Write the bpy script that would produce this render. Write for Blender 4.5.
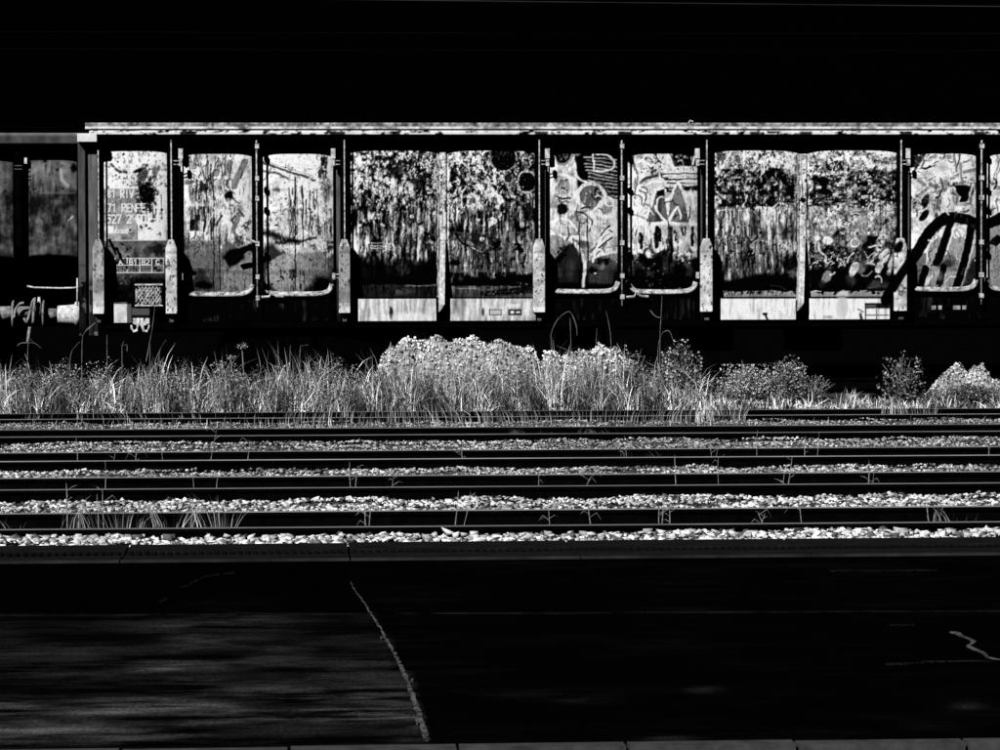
import bpy, math, random
import numpy as np
from mathutils import Matrix, Vector

for o in list(bpy.data.objects): bpy.data.objects.remove(o)
SC = bpy.context.scene
COL = SC.collection
random.seed(7)
RNG = np.random.default_rng(7)

# ------------------------------------------------------------------ camera
F = 3050.0                      # focal length in units of a 1000-wide picture
CAMH = 2.241
YAW, PITCH, ROLL = map(math.radians, (3.573, 2.106, -0.149))
MC = Matrix.Rotation(-YAW, 3, 'Z') @ Matrix.Rotation(math.pi/2-PITCH, 3, 'X') @ Matrix.Rotation(ROLL, 3, 'Z')
cd = bpy.data.cameras.new('camera'); cam = bpy.data.objects.new('camera', cd); COL.objects.link(cam)
cd.sensor_width = 36; cd.sensor_fit = 'HORIZONTAL'; cd.lens = 36*F/1000; cd.clip_end = 5000; cd.clip_start = .1
cam.matrix_world = Matrix.Translation((0, 0, CAMH)) @ MC.to_4x4()
SC.camera = cam

# ------------------------------------------------------------------ sky and sun
SUN_AZ, SUN_EL = math.radians(35), math.radians(38)     # from behind the camera, to the left
w = bpy.data.worlds.new('World'); SC.world = w; w.use_nodes = True
nt = w.node_tree; nt.nodes.clear()
sk = nt.nodes.new('ShaderNodeTexSky'); sk.sky_type = 'NISHITA'; sk.sun_disc = False
sk.sun_elevation = SUN_EL; sk.sun_rotation = math.pi+SUN_AZ
bw = nt.nodes.new('ShaderNodeRGBToBW'); bg = nt.nodes.new('ShaderNodeBackground'); wo = nt.nodes.new('ShaderNodeOutputWorld')
bg.inputs['Strength'].default_value = 0.00004            # deep-filtered, black sky
nt.links.new(sk.outputs[0], bw.inputs[0]); nt.links.new(bw.outputs[0], bg.inputs[0]); nt.links.new(bg.outputs[0], wo.inputs[0])
sd = bpy.data.lights.new('sun', 'SUN'); sd.energy = 5.0; sd.angle = math.radians(.5); sd.color = (1, 1, 1)
sun = bpy.data.objects.new('sun', sd); COL.objects.link(sun); sun.location = (-30, -40, 40)
sdir = Vector((math.sin(SUN_AZ)*math.cos(SUN_EL), math.cos(SUN_AZ)*math.cos(SUN_EL), -math.sin(SUN_EL)))
sun.rotation_euler = sdir.to_track_quat('-Z', 'Y').to_euler()
vs = SC.view_settings; vs.view_transform = 'Standard'; vs.look = 'None'; vs.exposure = 0.8; vs.gamma = 1; vs.use_curve_mapping = False
SC.render.engine = 'CYCLES'; SC.cycles.max_bounces = 4; SC.cycles.diffuse_bounces = 0; SC.cycles.glossy_bounces = 1

# ------------------------------------------------------------------ measuring helpers
MN = np.array(MC)
def P(px, py, Y):
    d = MN @ np.array([(px-500)/F, -(py-375)/F, -1.0]); t = Y/d[1]
    return np.array([d[0]*t, Y, CAMH+d[2]*t])
def X(px, Y, py=230): return P(px, py, Y)[0]
def Z(py, Y, px=500): return P(px, py, Y)[2]
def proj(V):
    q = (V-np.array([0, 0, CAMH])) @ MN
    return 500+F*q[:, 0]/-q[:, 2], 375-F*q[:, 1]/-q[:, 2]
def lin(v):
    v = np.clip(np.asarray(v, float)/255, 0, 1)
    return np.where(v < .04045, v/12.92, ((v+.055)/1.055)**2.4)
def alb(tone): return np.clip(lin(tone)/1.79, .0006, .85)

# ------------------------------------------------------------------ materials
def mat(name, a, rough=.85, var=.0, scale=6, stretch=(1, 1, 1), bump=0, bscale=40, lo=None, spec=.15, attr=None):
    m = bpy.data.materials.new(name); m.use_nodes = True; n = m.node_tree; b = n.nodes['Principled BSDF']
    b.inputs['Roughness'].default_value = rough; b.inputs['Specular IOR Level'].default_value = spec
    tc = n.nodes.new('ShaderNodeTexCoord'); mp = n.nodes.new('ShaderNodeMapping'); mp.inputs['Scale'].default_value = stretch
    n.links.new(tc.outputs['Object'], mp.inputs[0])
    nz = n.nodes.new('ShaderNodeTexNoise'); nz.inputs['Scale'].default_value = scale; nz.inputs['Detail'].default_value = 8; nz.inputs['Roughness'].default_value = .65
    n.links.new(mp.outputs[0], nz.inputs['Vector'])
    rp = n.nodes.new('ShaderNodeValToRGB'); rp.color_ramp.elements[0].position = .36; rp.color_ramp.elements[1].position = .66
    l = a*(1-var) if lo is None else lo
    if attr:
        rp.color_ramp.elements[0].color = (1-var,)*3+(1,); rp.color_ramp.elements[1].color = (1, 1, 1, 1)
        at = n.nodes.new('ShaderNodeAttribute'); at.attribute_name = attr
        mx = n.nodes.new('ShaderNodeMix'); mx.data_type = 'RGBA'; mx.blend_type = 'MULTIPLY'; mx.inputs[0].default_value = 1
        n.links.new(at.outputs['Color'], mx.inputs[6]); n.links.new(rp.outputs[0], mx.inputs[7]); n.links.new(mx.outputs[2], b.inputs['Base Color'])
    else:
        rp.color_ramp.elements[0].color = (l, l, l, 1); rp.color_ramp.elements[1].color = (a, a, a, 1)
        n.links.new(rp.outputs[0], b.inputs['Base Color'])
    n.links.new(nz.outputs[0], rp.inputs[0])
    if bump:
        nb = n.nodes.new('ShaderNodeTexNoise'); nb.inputs['Scale'].default_value = bscale; nb.inputs['Detail'].default_value = 6
        bu = n.nodes.new('ShaderNodeBump'); bu.inputs['Strength'].default_value = bump; bu.inputs['Distance'].default_value = .03
        n.links.new(tc.outputs['Object'], nb.inputs['Vector']); n.links.new(nb.outputs[0], bu.inputs['Height']); n.links.new(bu.outputs[0], b.inputs['Normal'])
    return m
M_paint = mat('weathered_graffiti_paint', 1, var=.22, scale=40, attr='tone', spec=0)
M_blade = mat('grass_blade', 1, var=.2, scale=3, attr='tone')
M_stone = mat('limestone_ballast', 1, var=.45, scale=30, attr='tone', bump=.3, bscale=60)
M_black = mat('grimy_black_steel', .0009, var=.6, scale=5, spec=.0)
M_soot = mat('sooty_running_gear', .0008, var=.7, scale=9, spec=.0)
M_grey = mat('dull_grey_steel', .075, lo=.03, scale=5, stretch=(3, 3, .6), spec=0)
M_light = mat('chipped_light_paint', .52, lo=.16, scale=22, stretch=(1, 1, .7))
M_rod = mat('worn_galvanised_rod', .5, lo=.06, scale=16)
M_rail = mat('rusty_rail_side', .0014, var=.6, scale=9, spec=0)
M_railtops = [mat('rail_running_surface', a, lo=a*.45, scale=3, stretch=(.25, 8, 1), rough=.5) for a in (.09, .17, .1, .16, .2, .15, .12, .1, .14, .08)]; RAILN = [0]
M_ground = mat('black_cinder_ground', .0012, lo=.0004, scale=3, spec=0)
M_bed = mat('ballast_fines', .13, lo=.008, scale=28, bump=.6, bscale=40)
M_darkbed = mat('oily_ballast', .004, lo=.001, scale=20, spec=0)
M_sleeper = mat('creosoted_sleeper', .003, lo=.001, scale=8, spec=0)
M_coping = mat('coping_stone_shade_toned', .008, lo=.003, scale=7, stretch=(.6, 3, 3), spec=0)  # shade over the platform put into coping, ridge, edging and kerb colours
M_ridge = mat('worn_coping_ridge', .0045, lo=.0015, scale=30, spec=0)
M_kerb = mat('kerb_stone_shade_toned', .04, lo=.018, scale=8, spec=0)
M_seam = mat('pale_crack_filler', .075, lo=.008, scale=16, spec=0)
M_faintseam = mat('faint_joint_filler', .006, lo=.0004, scale=5, stretch=(1, 1, 1), spec=0)
M_wire = mat('contact_wire', .003, lo=.0004, scale=.35, spec=0)
M_brightwire = mat('polished_contact_wire', .02, lo=.003, scale=.35, spec=0)
M_heap = mat('pale_rubble', .4, lo=.015, scale=13, stretch=(1, 1, 1.6), bump=1.0, bscale=34)
M_twig = mat('dry_weed_stalk', .26, lo=.05, scale=20)
M_reed = mat('green_reed', .17, lo=.03, scale=6)
M_lip = mat('worn_door_edge', .42, lo=.02, scale=13, stretch=(1, 1, 1))
M_hose = mat('rubber_hose', .22, lo=.05, scale=12)

def asphalt():
    m = bpy.data.materials.new('worn_asphalt_shade_toned'); m.use_nodes = True; n = m.node_tree; b = n.nodes['Principled BSDF']  # near-black base colour holds the platform's shade; the wear pattern lies over it
    b.inputs['Roughness'].default_value = .9; b.inputs['Specular IOR Level'].default_value = 0
    tc = n.nodes.new('ShaderNodeTexCoord')
    def noise(scale, st, detail=6):
        mp = n.nodes.new('ShaderNodeMapping'); mp.inputs['Scale'].default_value = st; n.links.new(tc.outputs['Object'], mp.inputs[0])
        z = n.nodes.new('ShaderNodeTexNoise'); z.inputs['Scale'].default_value = scale; z.inputs['Detail'].default_value = detail; z.inputs['Roughness'].default_value = .6
        n.links.new(mp.outputs[0], z.inputs['Vector']); return z.outputs[0]
    def ramp(src, p0, p1, c0, c1):
        r = n.nodes.new('ShaderNodeMapRange'); r.inputs['From Min'].default_value = p0; r.inputs['From Max'].default_value = p1
        r.inputs['To Min'].default_value = c0; r.inputs['To Max'].default_value = c1; n.links.new(src, r.inputs[0]); return r.outputs[0]
    def op(o, a, c):
        q = n.nodes.new('ShaderNodeMath'); q.operation = o
        for i, v in enumerate((a, c)):
            if isinstance(v, (int, float)): q.inputs[i].default_value = v
            else: n.links.new(v, q.inputs[i])
        return q.outputs[0]
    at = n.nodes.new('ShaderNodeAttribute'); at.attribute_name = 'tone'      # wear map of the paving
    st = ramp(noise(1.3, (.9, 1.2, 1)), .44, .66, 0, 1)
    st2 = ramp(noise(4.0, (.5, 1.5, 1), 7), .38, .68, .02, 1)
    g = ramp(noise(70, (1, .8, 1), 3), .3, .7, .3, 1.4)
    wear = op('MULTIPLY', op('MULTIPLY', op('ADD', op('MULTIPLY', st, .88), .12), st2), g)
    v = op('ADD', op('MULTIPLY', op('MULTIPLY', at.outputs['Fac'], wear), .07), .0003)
    cb = n.nodes.new('ShaderNodeCombineColor')
    for i in range(3): n.links.new(v, cb.inputs[i])
    n.links.new(cb.outputs[0], b.inputs['Base Color'])
    return m
M_asphalt = asphalt()

# ------------------------------------------------------------------ mesh helpers
def raw_mesh(name, V, faces, k):
    """V (n,3), faces (m,k)"""
    me = bpy.data.meshes.new(name); V = np.ascontiguousarray(V, np.float32); faces = np.ascontiguousarray(faces, np.int32)
    me.vertices.add(len(V)); me.vertices.foreach_set('co', V.ravel())
    me.loops.add(faces.size); me.loops.foreach_set('vertex_index', faces.ravel())
    me.polygons.add(len(faces)); me.polygons.foreach_set('loop_start', np.arange(0, faces.size, k, dtype=np.int32))
    me.update(calc_edges=True); me.validate(); return me
def tones(me, a):
    at = me.color_attributes.new('tone', 'FLOAT_COLOR', 'POINT'); c = np.ones((len(a), 4), np.float32); c[:, :3] = np.asarray(a)[:, None]
    at.data.foreach_set('color', c.ravel())
def link(name, me, m=None, parent=None, smooth=False):
    o = bpy.data.objects.new(name, me); COL.objects.link(o)
    if m: me.materials.append(m)
    if parent: o.parent = parent
    if smooth: me.polygons.foreach_set('use_smooth', [True]*len(me.polygons))
    return o
def tag(o, label=None, cat=None, group=None, kind=None):
    if label: o['label'] = label
    if cat: o['category'] = cat
    if group: o['group'] = group
    if kind: o['kind'] = kind
    return o
def empty(name, loc):
    o = bpy.data.objects.new(name, None); COL.objects.link(o); o.location = loc; o.empty_display_size = .2; return o
class MB:
    def __init__(s): s.v = []; s.f = []
    def add(s, v, f):
        b = len(s.v); s.v += [tuple(p) for p in v]; s.f += [tuple(i+b for i in q) for q in f]; return s
    def box(s, x0, x1, y0, y1, z0, z1):
        return s.add([(x0,y0,z0),(x1,y0,z0),(x1,y1,z0),(x0,y1,z0),(x0,y0,z1),(x1,y0,z1),(x1,y1,z1),(x0,y1,z1)],
                     [(0,3,2,1),(4,5,6,7),(0,1,5,4),(1,2,6,5),(2,3,7,6),(3,0,4,7)])
    def prism(s, poly, y0, y1):              # poly of (x,z), counter-clockwise seen from the front
        n = len(poly)
        v = [(x, y0, z) for x, z in poly]+[(x, y1, z) for x, z in poly]
        return s.add(v, [tuple(range(n)), tuple(range(2*n-1, n-1, -1))]+[(i, i+n, (i+1) % n+n, (i+1) % n) for i in range(n)])
    def extrude_x(s, poly, x0, x1):           # poly of (y,z)
        n = len(poly)
        v = [(x0, y, z) for y, z in poly]+[(x1, y, z) for y, z in poly]
        return s.add(v, [tuple(range(n)), tuple(range(2*n-1, n-1, -1))]+[(i, i+n, (i+1) % n+n, (i+1) % n) for i in range(n)])
    def tube(s, pts, r, seg=6, caps=True):
        pts = [Vector(p) for p in pts]; R = r if isinstance(r, (list, tuple)) else [r]*len(pts); rings = []
        for i, p in enumerate(pts):
            t = (pts[min(i+1, len(pts)-1)]-pts[max(i-1, 0)]).normalized()
            a = t.cross(Vector((0, 0, 1)) if abs(t.z) < .9 else Vector((0, 1, 0))).normalized(); c = t.cross(a)
            rings.append([p+a*R[i]*math.cos(2*math.pi*k/seg)+c*R[i]*math.sin(2*math.pi*k/seg) for k in range(seg)])
        v = [q for ring in rings for q in ring]; f = []
        for i in range(len(pts)-1):
            for k in range(seg): f.append((i*seg+k, i*seg+(k+1) % seg, (i+1)*seg+(k+1) % seg, (i+1)*seg+k))
        if caps: f += [tuple(range(seg-1, -1, -1)), tuple((len(pts)-1)*seg+k for k in range(seg))]
        return s.add(v, f)
    def mesh(s, name, off=(0, 0, 0)):
        me = bpy.data.meshes.new(name); me.from_pydata([(a-off[0], b-off[1], c-off[2]) for a, b, c in s.v], [], s.f); me.update(); return me
    def build(s, name, m, parent=None, smooth=False):
        return link(name, s.mesh(name, parent.location if parent else (0, 0, 0)), m, parent, smooth)

# ------------------------------------------------------------------ paint layout of the wagon side (paint tones, with some shade painted in)
CX0, CY0, CS = -120, 112, 2
CW, CH = 1440*CS, 226*CS
GX, GY = np.meshgrid(CX0+(np.arange(CW)+.5)/CS, CY0+(np.arange(CH)+.5)/CS)
CAN = np.full((CH, CW), 6.0)
def vn(sx, sy, seed, octv=3, gain=.55):
    r = np.random.default_rng(seed); out = np.zeros((CH, CW)); amp = 1; tot = 0
    for o in range(octv):
        nx, ny = int(CW/CS/sx)+3, int(CH/CS/sy)+3
        g = r.random((ny, nx)); u = (GX-CX0)/sx; v = (GY-CY0)/sy
        iu = np.minimum(u.astype(int), nx-2); iv = np.minimum(v.astype(int), ny-2); fu = u-iu; fv = v-iv
        fu = fu*fu*(3-2*fu); fv = fv*fv*(3-2*fv)
        out += amp*((g[iv, iu]*(1-fu)+g[iv, iu+1]*fu)*(1-fv)+(g[iv+1, iu]*(1-fu)+g[iv+1, iu+1]*fu)*fv)
        tot += amp; amp *= gain; sx, sy = sx/2, sy/2
    return out/tot
NB = vn(22, 22, 1, 4); NM = vn(8, 9, 2, 4); NF = vn(3, 3.4, 3, 3, .7); NV = vn(2.6, 16, 4, 3); NX = vn(5, 6, 5, 3, .8); NS = vn(1.5, 1.5, 6, 2)
def sl(x0, y0, x1, y1):
    i0, i1 = max(0, int((x0-CX0)*CS)), min(CW, int((x1-CX0)*CS)); j0, j1 = max(0, int((y0-CY0)*CS)), min(CH, int((y1-CY0)*CS))
    return slice(j0, j1), slice(i0, i1)
def mixin(s, m, tone): CAN[s] = CAN[s]*(1-m)+tone*m
def rect(x0, y0, x1, y1, t, soft=.4, op=1):
    s = sl(x0-3*soft-1, y0-3*soft-1, x1+3*soft+1, y1+3*soft+1); gx, gy = GX[s], GY[s]
    d = np.minimum.reduce([gx-x0, x1-gx, gy-y0, y1-gy]); mixin(s, np.clip(d/soft+.5, 0, 1)*op, t)
def ell(cx, cy, rx, ry, t, rot=0, soft=.8, op=1, rag=0):
    R = max(rx, ry)*1.5+4; s = sl(cx-R, cy-R, cx+R, cy+R); gx, gy = GX[s]-cx, GY[s]-cy
    c, q = math.cos(math.radians(rot)), math.sin(math.radians(rot)); u = gx*c+gy*q; v = -gx*q+gy*c
    d = (1-np.sqrt((u/rx)**2+(v/ry)**2))*min(rx, ry)+rag*(NF[s]-.5)*2*min(rx, ry)
    mixin(s, np.clip(d/soft+.5, 0, 1)*op, t)
def ring(cx, cy, rx, ry, wd, t, op=1, soft=.8):
    R = max(rx, ry)+wd+3; s = sl(cx-R, cy-R, cx+R, cy+R)
    d = np.abs(np.sqrt(((GX[s]-cx)/rx)**2+((GY[s]-cy)/ry)**2)-1)*min(rx, ry)
    mixin(s, np.clip((wd/2-d)/soft+.5, 0, 1)*op, t)
def stroke(pts, wd, t, soft=.8, op=1, rag=0):
    xs = [p[0] for p in pts]; ys = [p[1] for p in pts]; R = wd+3
    s = sl(min(xs)-R, min(ys)-R, max(xs)+R, max(ys)+R); gx, gy = GX[s], GY[s]; D = np.full(gx.shape, 1e9)
    for (a, b), (c, d) in zip(pts[:-1], pts[1:]):
        L = (c-a)**2+(d-b)**2+1e-9; h = np.clip(((gx-a)*(c-a)+(gy-b)*(d-b))/L, 0, 1)
        D = np.minimum(D, np.hypot(gx-a-h*(c-a), gy-b-h*(d-b)))
    mixin(s, np.clip((wd/2-D+rag*(NF[s]-.5)*wd)/soft+.5, 0, 1)*op, t)
def poly(pts, t, soft=.8, op=1):
    xs = [p[0] for p in pts]; ys = [p[1] for p in pts]; s = sl(min(xs)-2, min(ys)-2, max(xs)+2, max(ys)+2); gx, gy = GX[s], GY[s]
    ins = np.zeros(gx.shape, bool); D = np.full(gx.shape, 1e9)
    for (a, b), (c, d) in zip(pts, pts[1:]+pts[:1]):
        L = (c-a)**2+(d-b)**2+1e-9; h = np.clip(((gx-a)*(c-a)+(gy-b)*(d-b))/L, 0, 1); D = np.minimum(D, np.hypot(gx-a-h*(c-a), gy-b-h*(d-b)))
        if d != b: ins ^= ((gy > b) != (gy > d)) & (gx < (c-a)*(gy-b)/(d-b)+a)
    mixin(s, np.clip(np.where(ins, D, -D)/soft+.5, 0, 1)*op, t)
def curve(pts, n=8):
    out = []
    q = [pts[0]]+list(pts)+[pts[-1]]
    for i in range(1, len(q)-2):
        for k in range(n):
            t = k/n; p0, p1, p2, p3 = q[i-1:i+3]
            out.append(tuple(.5*(2*p1[j]+(p2[j]-p0[j])*t+(2*p0[j]-5*p1[j]+4*p2[j]-p3[j])*t*t+(3*p1[j]-p0[j]-3*p2[j]+p3[j])*t**3) for j in (0, 1)))
    return out+[pts[-1]]
def field(x0, y0, x1, y1, fn):
    s = sl(x0, y0, x1, y1); CAN[s] = fn(s, GX[s], GY[s])
def drips(x0, y0, x1, y1, n, t, lmax=30, wmax=1.6, seed=0, op=.85):
    r = random.Random(seed)
    for _ in range(n):
        x = r.uniform(x0, x1); y = r.uniform(y0, y1); L = r.uniform(.25, 1)*lmax
        stroke([(x, y), (x+r.uniform(-.6, .6), min(y+L, y1+6))], r.uniform(.5, wmax), t, .7, op*r.uniform(.5, 1), .5)
def specks(x0, y0, x1, y1, n, t, rm=1.8, seed=0):
    r = random.Random(seed)
    for _ in range(n):
        ell(r.uniform(x0, x1), r.uniform(y0, y1), r.uniform(.4, rm), r.uniform(.4, rm*1.3), t, r.uniform(0, 180), .7, r.uniform(.5, 1), .4)
GL = {'0': [[(0,0),(1,0),(1,2),(0,2),(0,0)]], '1': [[(.2,.4),(.6,0),(.6,2)]], '2': [[(0,.2),(.5,0),(1,.3),(1,.8),(0,2),(1,2)]],
 '3': [[(0,0),(1,.2),(.4,.9),(1,1.3),(.8,1.9),(0,2)]], '5': [[(1,0),(0,0),(0,.9),(.8,.8),(1,1.4),(.7,2),(0,1.9)]], '7': [[(0,0),(1,0),(.4,2)]],
 '8': [[(.5,.9),(0,.5),(.5,0),(1,.5),(.5,.9),(0,1.5),(.5,2),(1,1.5),(.5,.9)]], 'A': [[(0,2),(.5,0),(1,2)],[(.2,1.3),(.8,1.3)]],
 'B': [[(0,0),(0,2),(.8,2),(1,1.5),(.7,1),(0,1),(.7,1),(.9,.5),(.7,0),(0,0)]], 'C': [[(1,.3),(.6,0),(.1,.4),(.1,1.6),(.6,2),(1,1.7)]],
 'E': [[(1,0),(0,0),(0,2),(1,2)],[(0,1),(.8,1)]], 'F': [[(1,0),(0,0),(0,2)],[(0,1),(.8,1)]], 'I': [[(.5,0),(.5,2)]],
 'N': [[(0,2),(0,0),(1,2),(1,0)]], 'R': [[(0,2),(0,0),(.8,0),(1,.5),(.7,1),(0,1),(1,2)]], 'V': [[(0,0),(.5,2),(1,0)]], '-': [[(0,1),(1,1)]],
 'u': [[(0,.8),(0,1.7),(.5,2),(1,1.7),(1,.8)]], 'b': [[(0,0),(0,2),(.8,2),(1,1.4),(.6,1),(0,1.1)]], 'a': [[(0,1),(.8,.9),(1,2),(.2,2),(.1,1.5),(1,1.4)]], 's': [[(1,1),(.1,1),(.1,1.4),(1,1.6),(.9,2),(0,2)]]}
def text(t, x, y, cw, h, gap, wd, tone, op=.9):
    for ch in t:
        if ch != ' ':
            for pl in GL[ch]: stroke([(x+a*cw, y+b*h/2) for a, b in pl], wd, tone, .7, op)
        x += cw+gap

# roof fascia and gutter rail
field(-120, 118, 1320, 129.7, lambda s, x, y: np.where(y < 126.3, 128+130*(NX[s]-.5)+150*(NF[s]-.5), 205+260*(NM[s]-.5)+120*(NF[s]-.5)))
field(-120, 129.7, 1320, 137, lambda s, x, y: np.where(vn(7, 2.2, 40, 3, .7)[s] > .4, 225+90*(NM[s]-.5), 25))
for k, (a, b) in enumerate(((180, 196), (330, 345), (392, 400), (535, 548), (618, 632), (750, 760), (800, 812), (900, 912), (974, 985))): rect(a, 131.5, b, 137, 12, 1.5, .8)
# --- lettered end panel
field(94, 138, 176, 240.5, lambda s, x, y: np.where((y < 189) | (x > 138), 225, 150)+150*(NM[s]-.5)+60*(NB[s]-.5)+40*(NF[s]-.5))
ell(147, 195, 10, 15, 12, 0, 5, .95, .7); ell(143, 176, 5, 9, 30, 10, 3, .7, .9); ell(138, 171, 4, 2, 15, -20, 1.5, .9, .5); ell(155, 172, 3, 8, 60, 5, 3, .7, .8)
stroke([(112, 164), (119, 172), (126, 172)], 2.5, 30, 1.5, .8, 1.2); specks(104, 152, 168, 235, 60, 50, 1.6, 3); drips(138, 178, 162, 215, 26, 15, 20, 1.4, 5)
rect(100, 188, 131, 200, 120, 3, .4); rect(104, 202, 126, 226, 120, 4, .35)
text('81 RIV', 107.5, 190, 3.4, 7.5, 1.1, 1.15, 232); text('71 RENFE', 107.5, 204, 3.7, 7.8, 1.2, 1.2, 235); text('527 2 002-3', 107, 215, 3.9, 8, 1.15, 1.3, 238)
rect(108, 226, 114, 233, 235, .5, .6); text('Cubas', 108.5, 227, 3.0, 6, 1.1, 1.1, 215)
field(94, 240.5, 176, 312, lambda s, x, y: (95-70*np.clip((y-272)/8, 0, 1))+130*(NM[s]-.5)*np.clip((285-y)/20, .15, 1)+30*(NF[s]-.5))
rect(98, 240, 172, 241, 165, .5, .8); ell(122, 262, 9, 8, 110, 0, 5, .5); ell(158, 249, 7, 6, 25, 0, 4, .8, .6); ell(149, 252, 5, 6, 45, 0, 3, .7, .6)
rect(115, 258, 163.5, 272.6, 45, .6, .7)
for xx in (115, 127.6, 140, 152, 163.5): rect(xx-.5, 258, xx+.5, 273, 200, .4)
for yy in (258.3, 265.3, 272.6): rect(115, yy-.45, 163.5, yy+.45, 190, .4)
text('A', 119.4, 259.6, 3.4, 4.8, 1, 1.2, 235); text('B1', 130, 259.6, 3, 4.8, 1, 1.1, 230); text('B2', 142.3, 259.6, 3, 4.8, 1, 1.1, 215); text('C', 156, 259.6, 3.4, 4.8, 1, 1.2, 230)
for k in range(16): text('1025837120358210'[k], 116.8+k*2.9, 267, 1.7, 4, 0, .7, 185, .7)
ell(125, 280, 7, 3.5, 75, 0, 3, .6, .8); specks(108, 276, 134, 284, 14, 95, 1.2, 9); specks(103, 243, 165, 280, 40, 20, 1.4, 8)
# --- first double door, left leaf
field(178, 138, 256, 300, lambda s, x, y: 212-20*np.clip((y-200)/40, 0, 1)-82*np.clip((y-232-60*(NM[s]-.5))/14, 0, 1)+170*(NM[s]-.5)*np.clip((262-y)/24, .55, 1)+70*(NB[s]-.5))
for a, b, c, d, wd, t in ((245, 162, 234, 186, 7, 118), (230, 163, 226, 175, 6.5, 122), (219, 163, 216, 174, 6, 130), (216, 170, 208, 181, 4, 120), (229, 180, 229, 186, 5, 120), (185, 182, 192, 182, 4, 105), (196, 155, 194, 168, 4, 140), (240, 214, 233, 232, 6, 120), (249, 222, 238, 234, 5, 110)): stroke([(a, b), (c, d)], wd, t, 1)
ring(222, 185, 9, 8, 2, 240, .7)
for k in range(26): stroke([(186+k*1.9+random.uniform(-2, 2), random.uniform(152, 190)), (190+k*1.7+random.uniform(-5, 5), random.uniform(160, 200))], random.uniform(.6, 1.6), 15, .7, .7, .4)
drips(190, 178, 215, 225, 46, 12, 30, 2.4, 12); drips(205, 170, 250, 235, 22, 25, 16, 1.6, 13); ell(229, 195, 3.8, 5, 5, 0, 2, 1, .5); ell(203, 188, 4, 6, 15, 0, 2, .8, .8)
rect(181, 203.5, 212, 206.5, 220, 1, .55); stroke([(240, 226), (250, 212), (254, 203)], 3.5, 240, 1.5, .9); ell(241, 231, 5, 4, 250, 0, 2, .9); stroke([(212, 206), (222, 213), (229, 224), (233, 240)], 3, 205, 1.5, .8)
ell(205, 256, 14, 13, 105, 0, 6, .7); field(178, 268, 213, 293, lambda s, x, y: 50+220*np.clip(NM[s]-.42, 0, 1)); rect(206, 241, 220, 292, 92, 2, .6)
poly([(222, 292), (222, 275), (250, 257), (254, 262), (254, 292)], 146, 3, .85); poly([(258, 241), (230, 250), (224, 258), (230, 268), (240, 262), (256, 247)], 4, 2.5, .95)  # second poly paints the cast shadow of the door lever
ell(248, 255, 4, 4, 130, 0, 2, .9); ell(249, 239, 3, 3, 180, 0, 1); ell(193, 273, 3, 2.5, 5, 0, 1); ell(205, 285, 8, 4, 3, 0, 3)
for xx, a, b in ((213.5, 172, 292), (220, 234, 290)): stroke([(xx, a), (xx+.4, b)], 1.1, 6, .7, .9, .5)
# --- first double door, right leaf
field(258, 138, 338, 300, lambda s, x, y: 243-55*np.clip((y-190)/30, 0, 1)+70*(NM[s]-.5)+50*(NB[s]-.5))
stroke([(263, 163), (289, 172), (315, 180)], 2.6, 75, 1, .95); stroke([(263, 171), (280, 174.5), (288, 179)], 2.6, 95, 1, .9); stroke([(270, 163), (312, 176)], 1, 160, .7)
stroke(curve([(260, 217), (272, 209.5), (290, 206), (306, 208), (322, 215)]), 4.2, 252, 1.2); poly([(262, 219), (275, 212), (290, 209.5), (306, 212), (318, 219), (318, 238), (262, 238)], 190, 2, .8)
ell(277, 190, 4, 2.5, 90, 0, 2, .9, .6); ell(267, 192, 4, 7, 165, 0, 3, .7); drips(288, 184, 332, 230, 34, 20, 22, 1.8, 21); drips(319, 152, 327, 172, 14, 10, 14, 2.4, 22); ell(323, 166, 4, 8, 25, 5, 3, .7, .9); ell(328, 190, 5, 10, 70, 0, 4, .7, .8)
stroke([(264, 233), (272, 234), (282, 239), (296, 242)], 6, 18, 4, .85, .6); stroke([(276, 243), (300, 241), (316, 238)], 2.4, 15, 2, .8, .8); ell(270, 254, 8, 10, 20, 0, 5, .9)
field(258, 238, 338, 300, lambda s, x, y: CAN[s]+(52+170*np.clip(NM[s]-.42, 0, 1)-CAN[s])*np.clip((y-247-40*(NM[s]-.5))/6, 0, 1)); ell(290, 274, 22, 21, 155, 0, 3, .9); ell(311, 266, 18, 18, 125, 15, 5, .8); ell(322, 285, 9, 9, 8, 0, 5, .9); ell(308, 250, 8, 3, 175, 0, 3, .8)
stroke(curve([(266, 286), (267, 272), (272, 262), (284, 254)]), 1.6, 165, 1, .7); drips(280, 268, 318, 288, 18, 15, 9, 2.4, 23); specks(270, 160, 330, 285, 36, 40, 1.3, 24)
for xx, a, b in ((295, 177, 290), (302.5, 186, 246)): stroke([(xx, a), (xx+.5, b)], 1.3, 5, .7, 1, .4)
# --- big blotched panels (pair)
def blotch(x0, x1, seed, low):
    n1 = vn(3.4, 4.2, seed, 3, .8); n2 = vn(17, 15, seed+1, 3); n3 = vn(2.6, 13, seed+2, 3)
    def fn(s, x, y):
        k = np.clip((y-195)/25, 0, 1); n = n1[s]*(1-k)+n3[s]*k
        t = 108+(n-.5)*(760-300*k)+(n2[s]-.5)*300
        return np.clip(t*np.clip((low+6-y)/26+.5, .05, 1)-22*k, 2, 250)  # fades to black low down: painted shade where the panel curves under
    field(x0, 138, x1, 284, fn)
blotch(345, 440, 50, 268); blotch(440, 540, 60, 276)
field(440, 232, 540, 272, lambda s, x, y: CAN[s]*.5+.5*(135+140*(NM[s]-.5)))
for k in range(120): x = random.uniform(348, 535); y = random.uniform(150, 230); ell(x, y, random.uniform(.8, 3), random.uniform(1, 4), random.choice((4, 4, 10, 230, 245)), random.uniform(-30, 30), .9, .85, .6)
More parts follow.
